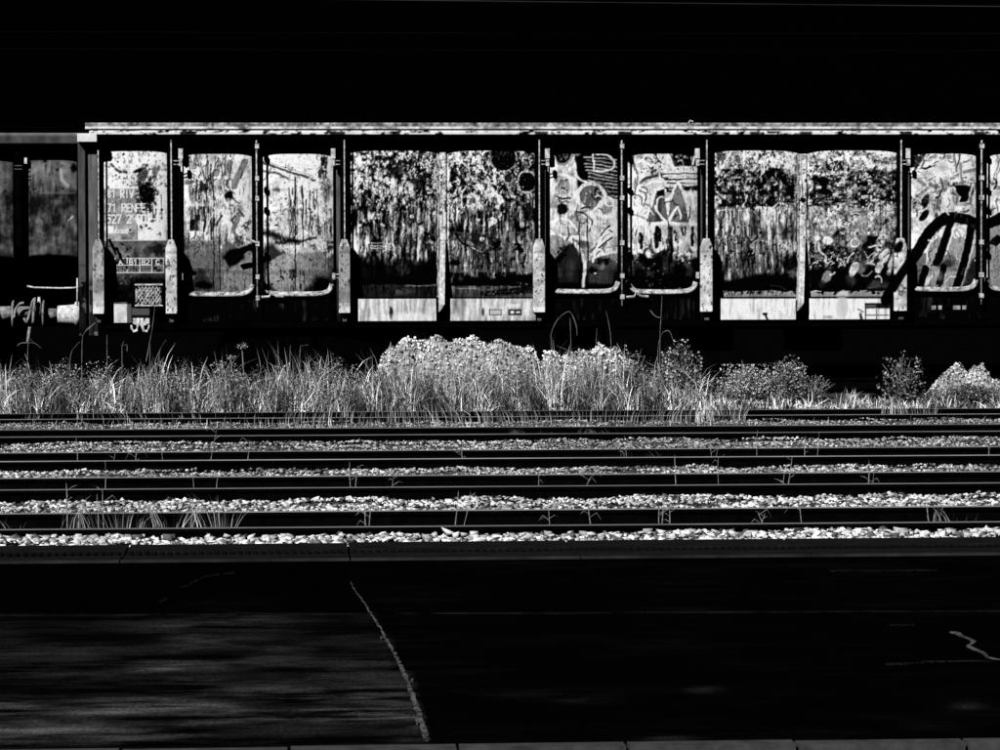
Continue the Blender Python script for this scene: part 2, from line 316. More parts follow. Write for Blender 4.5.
ell(359, 180, 3, 7, 225, 20, 1.5); ell(358, 160, 3.5, 6, 240, 10, 2); ell(378, 176, 4, 4, 235, 0, 2); ell(411, 190, 2.4, 7, 245, -10, 1.2); ell(399, 188, 3, 4, 215, 0, 1.5); ell(395, 172, 8, 7, 25, 0, 4, .8, .6); ell(420, 185, 6, 10, 15, 0, 3, .8, .8)
drips(349, 190, 436, 262, 90, 8, 20, 1.8, 31); drips(349, 190, 436, 250, 50, 215, 12, 1.5, 32); drips(452, 200, 532, 262, 80, 8, 22, 1.8, 33)
for yy in (244, 247, 249.5): stroke([(371, yy-1), (393, yy)], .8, 210, .5, .85, .6)
stroke([(424, 233), (431, 236), (434, 240)], 3.4, 6, 1.5); rect(346, 262, 440, 286, 14, 8, .8); poly([(398, 285), (438, 250), (438, 285)], 6, 6, .85); ell(402, 268, 6, 6, 70, 0, 4, .7, .5)  # dark rect paints the shade low on the inward-curving panel
ring(503, 157, 13.4, 14.4, 2.4, 175, .8); ell(503, 157, 12.6, 13.8, 11, 0, 1); specks(494, 148, 512, 166, 40, 55, .9, 34); ring(527, 182, 9.8, 10.6, 2.2, 190, .8); ell(527, 182, 9, 10, 8, 0, 1); specks(520, 175, 534, 190, 22, 45, .8, 35)
ell(438, 150, 7, 4.2, 6, 15, 1); ring(438, 150, 8, 5, 1.6, 110, .6); ring(508, 179, 5, 5, 2, 170, .7); ell(508, 179, 3.4, 3.6, 40); ell(493, 221, 4, 4, 240, 0, 1.5, 1, .6); ell(528, 209, 5, 8, 30, 0, 3, .8, .6)
ell(478, 239, 8, 6, 20, 0, 3, .8, .7); ell(481.5, 238.5, 2, 2, 250, 0, 1); ell(496, 246, 5, 5, 4, 0, 1.5, 1, 1); ell(519, 248, 6, 4.5, 4, 20, 1.5, 1, 1); ell(482, 263, 0, 0, 0) if 0 else None
stroke([(455, 233), (462, 243), (472, 248), (484, 253)], 2.2, 5, 1, .95, .6); stroke([(470, 247), (482, 252)], 1, 235, .6); ell(455, 263, 6, 3, 10, 0, 2); specks(480, 250, 525, 275, 26, 12, 1.8, 36)
poly([(448, 290), (448, 284), (470, 277), (500, 278), (536, 272), (536, 290)], 3, 3); specks(500, 282, 530, 292, 8, 130, 1, 37)  # black poly paints the shade at the curved-under panel bottom
field(345, 284.5, 440, 298, lambda s, x, y: 42+60*(NV[s]-.5)+40*(NB[s]-.4)); rect(405, 285, 436, 286.2, 150, .5, .6); ell(403, 292, 9, 3, 100, 0, 3, .6, .6)
field(448, 286, 540, 298, lambda s, x, y: 85+120*(NV[s]-.5)); rect(450, 288, 480, 289.2, 165, .5, .6); poly([(480, 297), (480, 292), (536, 284), (536, 293)], 12, 2, .8); specks(480, 290, 535, 297, 40, 110, .9, 38)
field(437, 138, 449, 310, lambda s, x, y: 195+150*(NM[s]-.5)+120*(NV[s]-.5)); drips(440, 160, 447, 225, 6, 20, 12, 1.3, 39)
# --- white sill boards
def sill(x0, x1, seed, base=228):
    field(x0, 298, x1, 323, lambda s, x, y: base+170*(NV[s]-.52)+70*(NB[s]-.5)+40*(NF[s]-.5)); drips(x0+3, 298, x1-3, 312, 9, 90, 16, 1.1, seed, .5)
    rect(x0, 297.2, x1, 298.6, 8, .5)
sill(355, 440, 41, 205); sill(448, 538, 42, 190); ell(391, 313, 2, 6, 25, 0, 1, .9, .5); ell(412, 318, 24, 5, 250, 0, 3, .5); ell(483, 312, 1.5, 4, 60, 0, 1, .9)
for a, b in ((489, 502), (508, 522)): rect(a, 309, b, 315.5, 70, .5, .9); rect(a+1, 310, b-1, 314.5, 190, .5)
rect(509, 310, 521, 314.5, 60, .4); rect(510.5, 311, 514, 313.5, 235, .5); rect(516, 311.5, 520, 313, 235, .5); rect(506, 304, 520, 307, 245, 1, .6)
# --- second double door, left leaf
field(546, 138, 624, 300, lambda s, x, y: 196+150*(NM[s]-.5)+70*(NB[s]-.5)-60*np.clip((y-225)/25, 0, 1))
rect(577, 138, 625, 196, 8, 2); poly([(574, 150), (578, 142), (582, 142), (582, 182), (577, 172)], 8, 1.5)
for k in range(11): stroke([(583+k*.7+random.uniform(-1, 2), 157+k*3.4), (620, 160+k*3.7)], 1.3, random.choice((150, 185, 200)), .9, .8, .9)
stroke([(593, 153), (593, 172)], 1.8, 215); stroke(curve([(596, 154), (606, 155), (613, 160), (613, 167), (605, 171), (595, 171)]), 2.2, 205, 1)
stroke(curve([(574, 156), (574, 168), (578, 178), (587, 183)]), 2.4, 215, 1.2); ell(576, 151, 5, 5, 150, 0, 2.5, .8)
ring(562, 152, 11.5, 11.8, 2.4, 120, .8); ell(562, 152, 10, 10.6, 7, 0, 1); specks(556, 150, 568, 161, 14, 90, 1.1, 51)
ring(563, 187, 9.5, 9.5, 3, 205, .8); ell(563, 187, 7.6, 8, 145, 0, 1.5, .9); ell(563, 189, 2, 2, 70); ring(590.5, 197, 14, 13, 4, 225, .9); ell(590.5, 197, 11.4, 11, 100, 0, 1); ell(597, 193, 3, 7, 25, 0, 2, .9); specks(582, 190, 598, 206, 20, 165, 1.3, 52)
ring(562, 209.5, 9.5, 9, 4, 205, .9); ell(562, 209.5, 5.4, 5.6, 32, 0, 1); ring(607, 208, 8.5, 9, 3.2, 230, .9); ell(607, 208, 5, 5.6, 135, 0, 2, .9); stroke([(570, 218), (580, 213), (592, 209)], 3.5, 135, 1.2); ell(591, 208, 2.4, 2, 95)
stroke(curve([(567, 236), (566, 227), (574, 220), (588, 219)]), 3, 175, 1.2); rect(573, 239, 588, 248, 70, 3, .7); stroke([(572, 237), (588, 239)], 4, 240, 1.5)
poly([(588, 258), (592, 245), (602, 230), (620, 222), (620, 244), (600, 252)], 225, 2.5, .9); stroke([(590, 252), (610, 230)], 2.4, 80, 1, .8); stroke([(594, 256), (606, 244)], 2, 90, 1, .7)
poly([(588, 260), (604, 250), (621, 245), (621, 252), (604, 256)], 248, 1.5)
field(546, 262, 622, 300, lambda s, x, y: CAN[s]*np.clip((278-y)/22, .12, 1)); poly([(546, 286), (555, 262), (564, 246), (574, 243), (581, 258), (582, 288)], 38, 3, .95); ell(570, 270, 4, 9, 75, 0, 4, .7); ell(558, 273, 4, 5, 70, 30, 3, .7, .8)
poly([(552, 265), (562, 250), (570, 243), (560, 262)], 3, 2); poly([(588, 288), (588, 262), (606, 256), (614, 262), (613, 284)], 78, 4, .8); ell(603, 262, 6, 4, 10, 0, 2, .8, .8); ell(592, 271, 4, 3, 15, 0, 2, .9, .8); ell(595, 273, 1.4, 1, 190); ell(602, 266, 2, 4, 130, 0, 2, .8); rect(548, 284, 620, 293, 3, 4, .9)
stroke(curve([(557, 234), (568, 239), (577, 246), (582, 256), (584, 268), (583, 286)]), 3.2, 225, 1.2); stroke(curve([(551, 252), (549, 243), (556, 235)]), 5, 120, 3, .6)
for xx, a, b in ((579.5, 222, 288), (587.3, 218, 262)): stroke([(xx, a), (xx, b)], 1.3, 4, .6, 1, .3)
for pl in (curve([(552, 222), (560, 219), (570, 222), (577, 230)]), curve([(597, 214), (606, 217), (614, 214), (619, 206)]), [(552, 176), (556, 166), (553, 158)], curve([(592, 262), (600, 240), (612, 228), (620, 226)]), curve([(548, 196), (552, 178), (562, 175), (574, 180)])): stroke(pl, 2.6, 250, 1)
for pl in (curve([(603, 186), (608, 194), (614, 198), (621, 198)]), curve([(575, 212), (584, 214), (592, 221), (590, 231)]), [(600, 236), (609, 225)], curve([(556, 196), (562, 199), (570, 197)]), [(598, 248), (612, 238)]): stroke(pl, 1.6, 25, .8, .9)
# --- second double door, right leaf
field(624, 138, 702, 300, lambda s, x, y: 212+130*(NM[s]-.5)+60*(NB[s]-.5))
rect(672, 138, 702, 166, 8, 2); rect(624, 138, 668, 150.5, 9, 2)
stroke(curve([(632, 155), (640, 151), (648, 149), (655, 154)]), 3, 85, 1.5, .8); stroke([(655, 154), (659, 148), (663, 154), (666, 148)], 2.2, 95, 1, .8); ell(647, 160, 4, 4, 165)
stroke([(664, 150), (674, 172)], 3.4, 205, 1); stroke([(668, 149), (677, 170)], 1.6, 70, 1); specks(640, 156, 664, 176, 46, 25, 1.1, 61); stroke([(646, 163), (653, 172)], 2.4, 80, 1)
for k in range(8): stroke([(660+random.uniform(0, 8), 172+k*2.7), (698, 172+k*2.5+random.uniform(-1, 2))], random.uniform(1.2, 2.4), random.choice((5, 8, 200)), .8, .9, .8)
for k in range(4): stroke([(676, 170+k*1.2), (697, 167+k*3)], 1, 190, .7, .7, .6)
stroke([(696, 152), (692, 164)], 2.6, 225, 1); specks(676, 155, 692, 168, 22, 170, 1.6, 62); rect(684, 187, 697, 191, 5, 1, .9)
stroke(curve([(640, 184), (645, 179), (656, 176)]), 3.2, 70, 1.2); ell(636, 200, 6, 16, 248, 8, 4, .8)
poly([(644, 222), (650, 204), (656, 190), (663, 189), (667, 206), (668, 222)], 100, 1.2); poly([(668, 222), (670, 202), (677, 184), (684, 192), (688, 222)], 118, 1.2); ell(659, 193, 4, 4.5, 15, 0, 2, .9, .4); rect(655, 197, 661, 221, 45, 3, .7); rect(679, 206, 686, 222, 70, 3, .7)
for pl in ([(644, 222), (650, 206), (656, 190), (662, 188)], [(668, 200), (673, 189), (678, 183), (683, 192), (686, 204), (688, 220)], [(654, 206), (661, 217), (667, 224), (673, 214), (677, 207)], [(664, 190), (667, 206), (668, 214)]): stroke(pl, 2.3, 245, 1)
stroke([(640, 223), (689, 224)], 2.6, 250, 1); stroke([(628, 212), (645, 219)], 2, 120, 1, .7)
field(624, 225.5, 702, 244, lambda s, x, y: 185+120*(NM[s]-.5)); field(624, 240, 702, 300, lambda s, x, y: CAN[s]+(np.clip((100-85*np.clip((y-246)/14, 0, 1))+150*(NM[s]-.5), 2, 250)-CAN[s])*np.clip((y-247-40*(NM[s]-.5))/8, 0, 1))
for pl in (curve([(630, 156), (632, 176), (629, 196), (632, 214)]), [(634, 164), (642, 160), (650, 166)], curve([(646, 186), (652, 182), (660, 182)]), [(690, 190), (693, 206), (696, 222)], curve([(630, 226), (640, 231), (650, 228)])): stroke(pl, 2.2, 252, 1)
for pl in (curve([(633, 158), (637, 178), (634, 198)]), [(649, 224), (652, 214)], [(688, 222), (690, 206)], curve([(640, 190), (646, 196), (643, 206)])): stroke(pl, 1.4, 70, .8, .9)
poly([(628, 243), (634, 243), (649, 247), (640, 249), (628, 248)], 245, 1); ell(682, 248, 8, 5, 165, -20, 3, .8, .5); rect(661, 256, 674, 274, 70, 4, .6)
for xx, a, b, wd in ((640.5, 233, 247, 3.2), (656, 228, 246, 4), (659, 230, 240, 3), (670, 228, 262, 3), (674, 231, 240, 3), (692, 228, 245, 3), (668, 222, 290, 1.2)): stroke([(xx, a), (xx+.6, b)], wd, 4, 1.2, .95, .7)
rect(624, 277, 702, 296, 3, 5, .85); specks(640, 262, 680, 290, 24, 100, 1.2, 63); drips(632, 226, 696, 246, 16, 20, 12, 1.6, 64)
# --- third blotched pair
def band(x0, x1, seed, sx, sy):
    n1 = vn(sx, sy, seed, 3, .75); n2 = vn(16, 12, seed+1, 3); n3 = vn(3, 15, seed+2, 3)
    def fn(s, x, y):
        up = 195+(n1[s]-.5)*420+(n2[s]-.5)*120; md = 68+(n1[s]-.5)*560+(n2[s]-.5)*160; lo = 150+(n3[s]-.5)*300+(n2[s]-.5)*120-60*np.clip((y-240)/25, 0, 1)
        k1 = np.clip((y-168-8*(n2[s]-.5)*4)/6, 0, 1); k2 = np.clip((y-206)/2, 0, 1)
        return np.clip((up*(1-k1)+md*k1)*(1-k2)+lo*k2, 2, 250)
    field(x0, 138, x1, 292, fn)
band(708, 805, 70, 4, 4.5); band(805, 904, 80, 6.5, 4.2)
poly([(716, 138), (728, 138), (724, 160), (716, 166)], 25, 3, .7); stroke([(729, 160), (718, 170)], 2.4, 190, 1, .8); stroke([(746, 196), (742, 206)], 1.6, 225, .8); rect(752, 206.5, 772, 209, 245, .8, .9); stroke([(772, 208), (778, 203), (788, 206)], 1.6, 215, .8); stroke([(716, 210), (760, 210)], 1, 225, .6, .8, .8); rect(712, 239.4, 802, 240.4, 200, .4, .5)
drips(714, 210, 798, 262, 70, 22, 22, 1.8, 72); specks(715, 225, 795, 262, 50, 15, 1.7, 73); ell(750, 253, 4, 3.5, 5, 0, 1.2, .9, .5); specks(747, 251, 753, 256, 3, 245, .8, 74); stroke([(745, 236), (750, 243), (757, 236)], 1.6, 10, .8)
poly([(708, 296), (716, 283), (740, 278), (764, 273), (775, 275), (786, 272), (803, 270), (803, 296)], 2, 4); ell(793, 269, 5, 9, 120, 0, 4, .8, .4); poly([(780, 262), (803, 248), (803, 264), (786, 272)], 6, 3, .8); stroke([(770, 285), (780, 286), (786, 289)], 1.4, 80, 1, .6)  # first poly: black wave painted as shade of the curved-under bottom
field(814, 211, 900, 232, lambda s, x, y: np.clip(155+(NX[s]-.5)*330, 4, 250)); field(805, 226, 902, 272, lambda s, x, y: CAN[s]+(np.clip(50+(NX[s]-.5)*330, 2, 250)-CAN[s])*np.clip((y-234-50*(NM[s]-.5))/5, 0, 1))
ell(821, 238, 10, 10, 135, 0, 3, .6, .5); ell(827, 240, 4.5, 4, 235, 0, 2); ell(817, 238, 3, 2.5, 225, 0, 2); ell(853, 243, 6, 6, 175, 0, 2, .9, .5); ring(854, 243, 4, 4, 1.2, 245); ell(841, 233, 2, 2, 230); rect(856, 216, 866, 244, 150, 3, .8)
for k in range(34): a = random.uniform(820, 846); b = random.uniform(252, 267); stroke([(a, b), (a+random.uniform(-3, 3), b+random.uniform(-3, 3))], .9, random.choice((235, 245, 5)), .6, .9)
rect(808, 268, 904, 294, 6, 5, .9); ell(826, 277, 4.5, 7.5, 130, 25, 1.2); ell(821, 284, 4, 4, 45, 0, 2, .7); ell(853, 270, 4, 8, 225, 25, 1.2); ell(862, 276, 4, 8, 3, 30, 1); ell(859, 268, 6, 5, 165, 30, 2, .6); ell(879, 243, 4, 13, 225, 22, 1.5, 1, .5); specks(874, 234, 886, 254, 16, 20, 1.3, 75); ell(884, 256, 4.5, 8, 235, 20, 1.5); ell(878, 268, 4, 6, 240, 20, 1.2); ell(883, 273, 3.6, 6.5, 3, 25, 1); ell(890, 265, 2.5, 9, 205, 12, 1.5, 1, .5)  # first rect paints the bottom shade of this curved panel
poly([(866, 288), (872, 280), (892, 284), (893, 279), (900, 290)], 95, 3, .7); stroke([(868, 288), (878, 286)], 1.2, 90, 1); ell(868, 247, 7, 12, 8, 20, 4, .8, .4); poly([(868, 222), (874, 217), (882, 217), (882, 246), (870, 262)], 140, 2, 0)
field(708, 291, 805, 299.5, lambda s, x, y: 160+60*(NV[s]-.5)); field(808, 291, 905, 299.5, lambda s, x, y: 170+60*(NV[s]-.5)); specks(716, 290, 800, 293, 26, 4, 1.8, 76); specks(816, 289, 890, 293, 26, 4, 1.8, 77); ell(842, 298, 6, 8, 245, 20, 1.5)
field(797, 138, 809, 314, lambda s, x, y: 208+130*(NM[s]-.5)+70*(NV[s]-.5)); ell(803, 200, 2.4, 2.4, 4, 0, .8, 1, .5)
sill(716, 806, 78, 246); sill(808, 896, 79, 246); ell(842, 307, 6, 14, 195, 0, 2, .8); stroke([(765, 314), (768, 321)], 2, 8, .7); ell(765, 314, 2.6, 1.4, 10); ell(828, 317, 5, 1.6, 130, 0, 2, .8); ell(861, 317, 1.6, 4, 30, -15, 1, .9, .5); stroke([(858, 309), (863, 312)], 1.4, 90, .8)
rect(865, 303, 890, 308.5, 22, .8, .95); rect(866, 305, 876, 307, 120, .8, .8); rect(865, 303, 866.2, 320, 40, .4); rect(866, 314.6, 889, 315.8, 90, .5); rect(876, 309, 877.2, 320, 110, .5)
# --- third double door
field(902, 138, 1062, 300, lambda s, x, y: 205+110*(NM[s]-.5)+70*(NB[s]-.5))
for pl in ([(936, 152), (954, 152), (957, 176), (948, 178)], [(940, 158), (952, 157)], [(960, 164), (963, 190)], [(972, 158), (974, 170), (964, 173)], [(918, 180), (926, 188), (916, 196)], [(930, 184), (944, 190), (936, 192)], [(922, 162), (934, 156)], [(994, 150), (1000, 160), (992, 186), (1004, 190)], [(1012, 152), (1010, 180), (1022, 184)], [(1030, 150), (1036, 172), (1026, 196)]): stroke(pl, 4, 125, 1.2, .9); stroke([(a+1, b-3) for a, b in pl], 1.2, 242, .8, .8)
for k in range(34): a = random.uniform(913, 946); b = random.uniform(152, 182); stroke([(a, b), (a+random.uniform(1, 8), b+random.uniform(-4, 2))], .9, random.choice((30, 245, 245)), .7, .8)
poly([(912, 152), (922, 148), (928, 150), (920, 162), (914, 172)], 15, 2, .85); ell(944, 183, 5, 5, 80, 0, 3, .6, .8); specks(905, 196, 925, 215, 40, 25, 1, 81); drips(932, 192, 940, 215, 10, 20, 14, 2, 82); specks(962, 177, 974, 183, 16, 60, .8, 83)
stroke([(952, 184), (975, 184), (975, 194), (970, 195), (971, 204), (955, 204), (957, 195), (951, 193)], 3, 120, 1); poly([(954.5, 185.5), (973, 185.5), (973, 192.5), (968.5, 195), (967.5, 201.5), (958, 201.5), (960, 196), (954.5, 192)], 0, .6)
for a, b, r in ((925, 201, 0), (923, 215, 25)): ell(a, b, 3.4, 6.8, 3, 20+r*.6, 1)
rect(927, 226, 980, 294, 150, 2); rect(984, 224, 1062, 294, 125, 3, .9); ell(914, 241, 7, 8, 235, 20, 1.5); field(902, 248, 925, 294, lambda s, x, y: 105+90*(NM[s]-.5)); ell(903, 262, 5, 14, 215, 25, 1.5)
for a, b, c, d in ((932, 236, 924, 252), (953, 229, 944, 254), (975, 236, 960, 284), (930, 276, 926, 284), (944, 274, 940, 286)): stroke([(a, b), (c, d)], 3, 235, 1)
for a in (942, 959): rect(a-6, 226, a+7, 238, 240, 1.5, .9); ring(a, 233, 5, 5, 1.5, 120, .6)
rect(976, 232, 981, 246, 225, 1.5); poly([(962, 288), (970, 262), (976, 256), (978, 276), (970, 286)], 25, 2.5, .8); ell(944, 264, 8, 4, 60, -12, 2, .8, .6); ell(928, 268, 6, 9, 150, 20, 3, .7); rect(1000, 226, 1020, 240, 235, 2, .8); rect(987, 265, 990, 286, 225, 1); poly([(988, 244), (996, 234), (1004, 238), (996, 246)], 5, 1.5)
BK = 1
for pl, wd in ((curve([(886, 300), (900, 276), (914, 256), (926, 236), (938, 222), (950, 217), (964, 219), (978, 224), (992, 222), (1006, 216), (1022, 214), (1040, 222), (1052, 240)]), 11), ([(950, 219), (946, 236), (936, 262)], 8), ([(972, 222), (966, 250), (955, 292)], 8), ([(925, 268), (918, 292)], 6.5), ([(943, 266), (937, 292)], 6.5), ([(984, 226), (982, 292)], 8), ([(1016, 218), (1008, 262)], 6), ([(1040, 224), (1030, 290)], 6)): stroke(pl, wd, BK, 1)
rs = random.Random(77)
for (a, b_, c_, d, n_) in ((548, 176, 618, 250, 34), (628, 152, 697, 240, 34), (908, 150, 978, 214, 40), (986, 150, 1055, 214, 36), (927, 228, 978, 288, 16), (182, 160, 252, 236, 24), (264, 160, 332, 236, 10), (814, 212, 898, 284, 26)):
    for _ in range(n_):
        x = rs.uniform(a, c_); y = rs.uniform(b_, d); th = rs.uniform(0, 6.28); L = rs.uniform(3, 8); bd = rs.uniform(-1, 1)
        pts = [(x+L*k_*math.cos(th+bd*k_), y+L*k_*math.sin(th+bd*k_)*1.2) for k_ in (0, .5, 1, 1.5)]
        stroke(curve(pts, 4), rs.uniform(.8, 2.2), rs.choice((12, 30, 90, 235, 250, 250)), .8, rs.uniform(.5, .95), .5)
    for _ in range(n_//4): ell(rs.uniform(a, c_), rs.uniform(b_, d), rs.uniform(3, 8), rs.uniform(3, 8), rs.choice((40, 110, 250)), rs.uniform(0, 90), 5, .4, .5)
# --- pieces past the right end of the photograph's frame, and the pockets
blotch(1072, 1166, 90, 268); blotch(1166, 1262, 93, 276); sill(1080, 1166, 95, 225); sill(1176, 1262, 96, 225); field(1163, 138, 1176, 310, lambda s, x, y: 190+150*(NM[s]-.5))
def warp(C, amp):
    wx = (vn(9, 9, 401, 3, .6)-.5)*2*amp; wy = (vn(9, 9, 402, 3, .6)-.5)*2*amp
    return sample(C, GX+wx, GY+wy)
def weather(C):
    zone = np.clip((GY-138)/3, 0, 1)*np.clip((297-GY)/3, 0, 1)
    lab_ = ((GX > 100) & (GX < 166) & (GY > 186)).astype(float)
    dr = np.zeros_like(C)
    for a_, b_ in ((94, 175), (178, 337), (545, 702), (905, 1066)): dr = np.maximum(dr, np.clip((GX-a_)/2, 0, 1)*np.clip((b_-GX)/2, 0, 1))
    st_ = (1-.6*dr)*np.where((GX > 540) & (GX < 704) | (GX > 903), .62, 1.0)*(1-.45*np.clip((GY-207)/8, 0, 1)*(1-dr))*np.where((GX > 812) & (GX < 903) & (GY > 234), .5, 1)
    W_ = warp(C, 1.5)*(1-lab_)+C*lab_
    W_ = C*(1-zone)+W_*zone
    W_ = 128+(W_-128)*(1.15+.12*dr)+2+8*dr                                   # old paint: hard, chalky contrast
    k = zone*(1-.7*lab_)*st_
    W_ = W_*(1+k*1.0*(vn(2.2, 2.8, 403, 2, .8)-.5)+k*.8*(vn(6, 7, 404, 3, .7)-.5))
    chip = np.clip((vn(2.4, 3.6, 405, 3, .7)+.28*(vn(26, 22, 406, 2)-.5)-.635)/.05, 0, 1)*k
    W_ = W_*(1-.9*chip)
    run = np.clip((vn(1.5, 26, 407, 3, .6)+.4*(vn(30, 24, 408, 2)-.5)-.67)/.05, 0, 1)*k*np.clip((GY-165)/30, 0, 1)
    W_ = W_*(1-.8*run)
    lt = np.clip((vn(3, 5, 409, 3, .7)+.3*(vn(22, 20, 410, 2)-.5)-.72)/.05, 0, 1)*k*np.clip((262-GY)/18, 0, 1)
    W_ = np.clip(W_+(235-W_)*lt*.8, 1, 252); B_ = W_.copy()
    for ax in (0, 1):
        for _ in range(2): B_ = (np.roll(B_, 1, ax)+2*B_+np.roll(B_, -1, ax))/4
    W_ = W_+zone*1.3*(W_-B_)                                   # crisp flake edges
    return np.clip(W_, 1, 252)
def sample(C, px, py):
    u = np.clip((px-CX0)*CS-.5, 0, CW-1.01); v = np.clip((py-CY0)*CS-.5, 0, CH-1.01); i = u.astype(int); j = v.astype(int); fu = u-i; fv = v-j
    return (C[j, i]*(1-fu)+C[j, i+1]*fu)*(1-fv)+(C[j+1, i]*(1-fu)+C[j+1, i+1]*fu)*fv
PCAN = weather(CAN)
CAN[:] = np.clip(202+120*(NM-.5)+70*(NF-.5)+60*np.clip((GY-306)/2, 0, 1), 20, 250)
CAN[:] = CAN*(1-.75*np.clip((vn(2.2, 4, 501, 3, .7)-.66)/.04, 0, 1))*(.85+.3*vn(12, 18, 502, 2)); specks(338, 244, 352, 304, 20, 60, .7, 98); specks(534, 244, 546, 304, 24, 40, .7, 99)
rect(90, 248, 108, 300, 150, 5, .3); ell(99, 286, 5, 8, 110, 0, 4, .6, .6); field(330, 246, 356, 303, lambda s, x, y: CAN[s]*.78)
stroke([(886, 300), (900, 276), (914, 256), (922, 242)], 9, 1, 1); ell(899, 247, 3.6, 6.5, 3, 25, 1); ring(901, 290, 2.6, 5, 1, 90)
KCAN = CAN.copy()
def sample(C, px, py):
    u = np.clip((px-CX0)*CS-.5, 0, CW-1.01); v = np.clip((py-CY0)*CS-.5, 0, CH-1.01); i = u.astype(int); j = v.astype(int); fu = u-i; fv = v-j
    return (C[j, i]*(1-fu)+C[j, i+1]*fu)*(1-fv)+(C[j+1, i]*(1-fu)+C[j+1, i+1]*fu)*fv

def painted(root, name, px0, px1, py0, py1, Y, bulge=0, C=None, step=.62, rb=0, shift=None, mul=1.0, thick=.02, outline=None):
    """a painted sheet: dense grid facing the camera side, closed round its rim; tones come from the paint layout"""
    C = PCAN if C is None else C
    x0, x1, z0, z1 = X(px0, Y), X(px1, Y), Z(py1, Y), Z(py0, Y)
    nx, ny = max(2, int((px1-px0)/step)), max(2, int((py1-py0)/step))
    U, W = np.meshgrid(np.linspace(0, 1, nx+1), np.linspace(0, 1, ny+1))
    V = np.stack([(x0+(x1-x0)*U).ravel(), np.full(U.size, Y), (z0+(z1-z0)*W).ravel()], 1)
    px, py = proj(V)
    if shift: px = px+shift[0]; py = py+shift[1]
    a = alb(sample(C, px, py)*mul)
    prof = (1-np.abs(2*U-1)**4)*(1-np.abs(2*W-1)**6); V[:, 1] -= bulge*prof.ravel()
    idx = np.arange(U.size).reshape(U.shape); q = np.stack([idx[:-1, :-1], idx[:-1, 1:], idx[1:, 1:], idx[1:, :-1]], -1).reshape(-1, 4)
    if rb or outline:
        cx = (U[:-1, :-1]+U[1:, 1:]).ravel()/2*(px1-px0); cy = (1-(W[:-1, :-1]+W[1:, 1:]).ravel()/2)*(py1-py0)
        if rb:
            dx = np.maximum(rb-np.minimum(cx, (px1-px0)-cx), 0); dy = np.maximum(cy-((py1-py0)-rb), 0); keep = np.hypot(dx, dy) <= rb
        else: keep = outline(cx, cy)
        q = q[keep]
    # rim
    n = len(V); e = {}
    for f in q:
        pass
    E_ = np.concatenate([q[:, [0, 1]], q[:, [1, 2]], q[:, [2, 3]], q[:, [3, 0]]]); key = E_.min(1).astype(np.int64)*n+E_.max(1)
    uq, ix, ct = np.unique(key, return_index=True, return_counts=True); B = E_[ix[ct == 1]]
    rimv = np.unique(B); mp = np.full(n, -1); mp[rimv] = n+np.arange(len(rimv)); VB = V[rimv].copy(); VB[:, 1] = Y+thick
    V = np.concatenate([V, VB]); a = np.concatenate([a, a[rimv]]); q = np.concatenate([q, np.stack([B[:, 1], B[:, 0], mp[B[:, 0]], mp[B[:, 1]]], 1)])
    me = raw_mesh(name, V-np.array(root.location), q, 4); tones(me, a)
    return link(name, me, M_paint, root)

# ------------------------------------------------------------------ ground, platform, tracks
def grid_sheet(name, xs, ys, zf, m, kind='structure'):
    U, W = np.meshgrid(xs, ys); V = np.stack([U.ravel(), W.ravel(), zf(U, W).ravel()], 1); idx = np.arange(U.size).reshape(U.shape)
    me = raw_mesh(name, V, np.stack([idx[:-1, :-1], idx[:-1, 1:], idx[1:, 1:], idx[1:, :-1]], -1).reshape(-1, 4), 4)
    o = link(name, me, m); o['kind'] = kind; return o
RAILY = [25.951, 27.609, 30.525, 32.185, 34.923, 36.517, 39.862, 41.556, 44.392, 46.092]
WTR = .36            # height of the wagon tracks above the others
grid_sheet('ground', np.linspace(-900, 900, 7), np.array([-200, 5, 46.9, 47.6, 60, 62, 400, 3000.]), lambda x, y: np.where(y < 46.95, -.3, np.where(y < 61, .1, -.05)), M_ground)
X0, X1 = -14.0, 20.0

# platform
PZ, PF, PN = .6, 17.914, 10.342
plat = empty('platform', (0, (PF+PN)/2, -.3)); plat['kind'] = 'structure'
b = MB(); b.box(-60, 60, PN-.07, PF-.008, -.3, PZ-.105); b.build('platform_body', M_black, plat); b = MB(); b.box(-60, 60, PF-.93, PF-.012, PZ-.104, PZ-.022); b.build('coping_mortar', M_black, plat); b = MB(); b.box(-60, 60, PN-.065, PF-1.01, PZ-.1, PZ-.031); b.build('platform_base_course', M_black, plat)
# asphalt with its wear map
xs = np.linspace(-9, 12, 420); ys = np.linspace(PN+.01, PF-1.0, 160); U, W = np.meshgrid(xs, ys)
V = np.stack([U.ravel(), W.ravel(), np.full(U.size, PZ-.012)], 1); px, py = proj(V)
CRACK = [(350, 583), (358, 595), (366, 606), (374, 619), (380, 628), (388, 643), (396, 657), (403, 671), (409, 685), (414, 700), (419, 715), (424, 731), (427, 742)]
cxr = np.interp(py, [c[1] for c in CRACK], [c[0] for c in CRACK])
def g2(cx, cy, sx, sy): return np.exp(-((px-cx)/sx)**2-((py-cy)/sy)**2)
wear = np.where((px < cxr), 1, 0)*(.34*np.clip((py-612)/4, 0, 1)*np.clip((py-560)/140, 0, 1)+.9*np.clip((py-690)/25, 0, 1)*np.clip((746-py)/14, 0, 1)
       + 1.3*g2(235, 632, 55, 16)+1.2*g2(190, 668, 60, 10)+.9*g2(300, 700, 120, 20)+.6*g2(80, 700, 120, 16))
wear = wear+np.where(px >= cxr, 1, 0)*(.3*g2(590, 700, 30, 5)+.3*g2(705, 690, 14, 3.5)+.36*g2(965, 705, 14, 4)+.25*g2(670, 738, 20, 3)+.25*g2(920, 726, 30, 3)+.2*g2(540, 695, 40, 4)+.02)
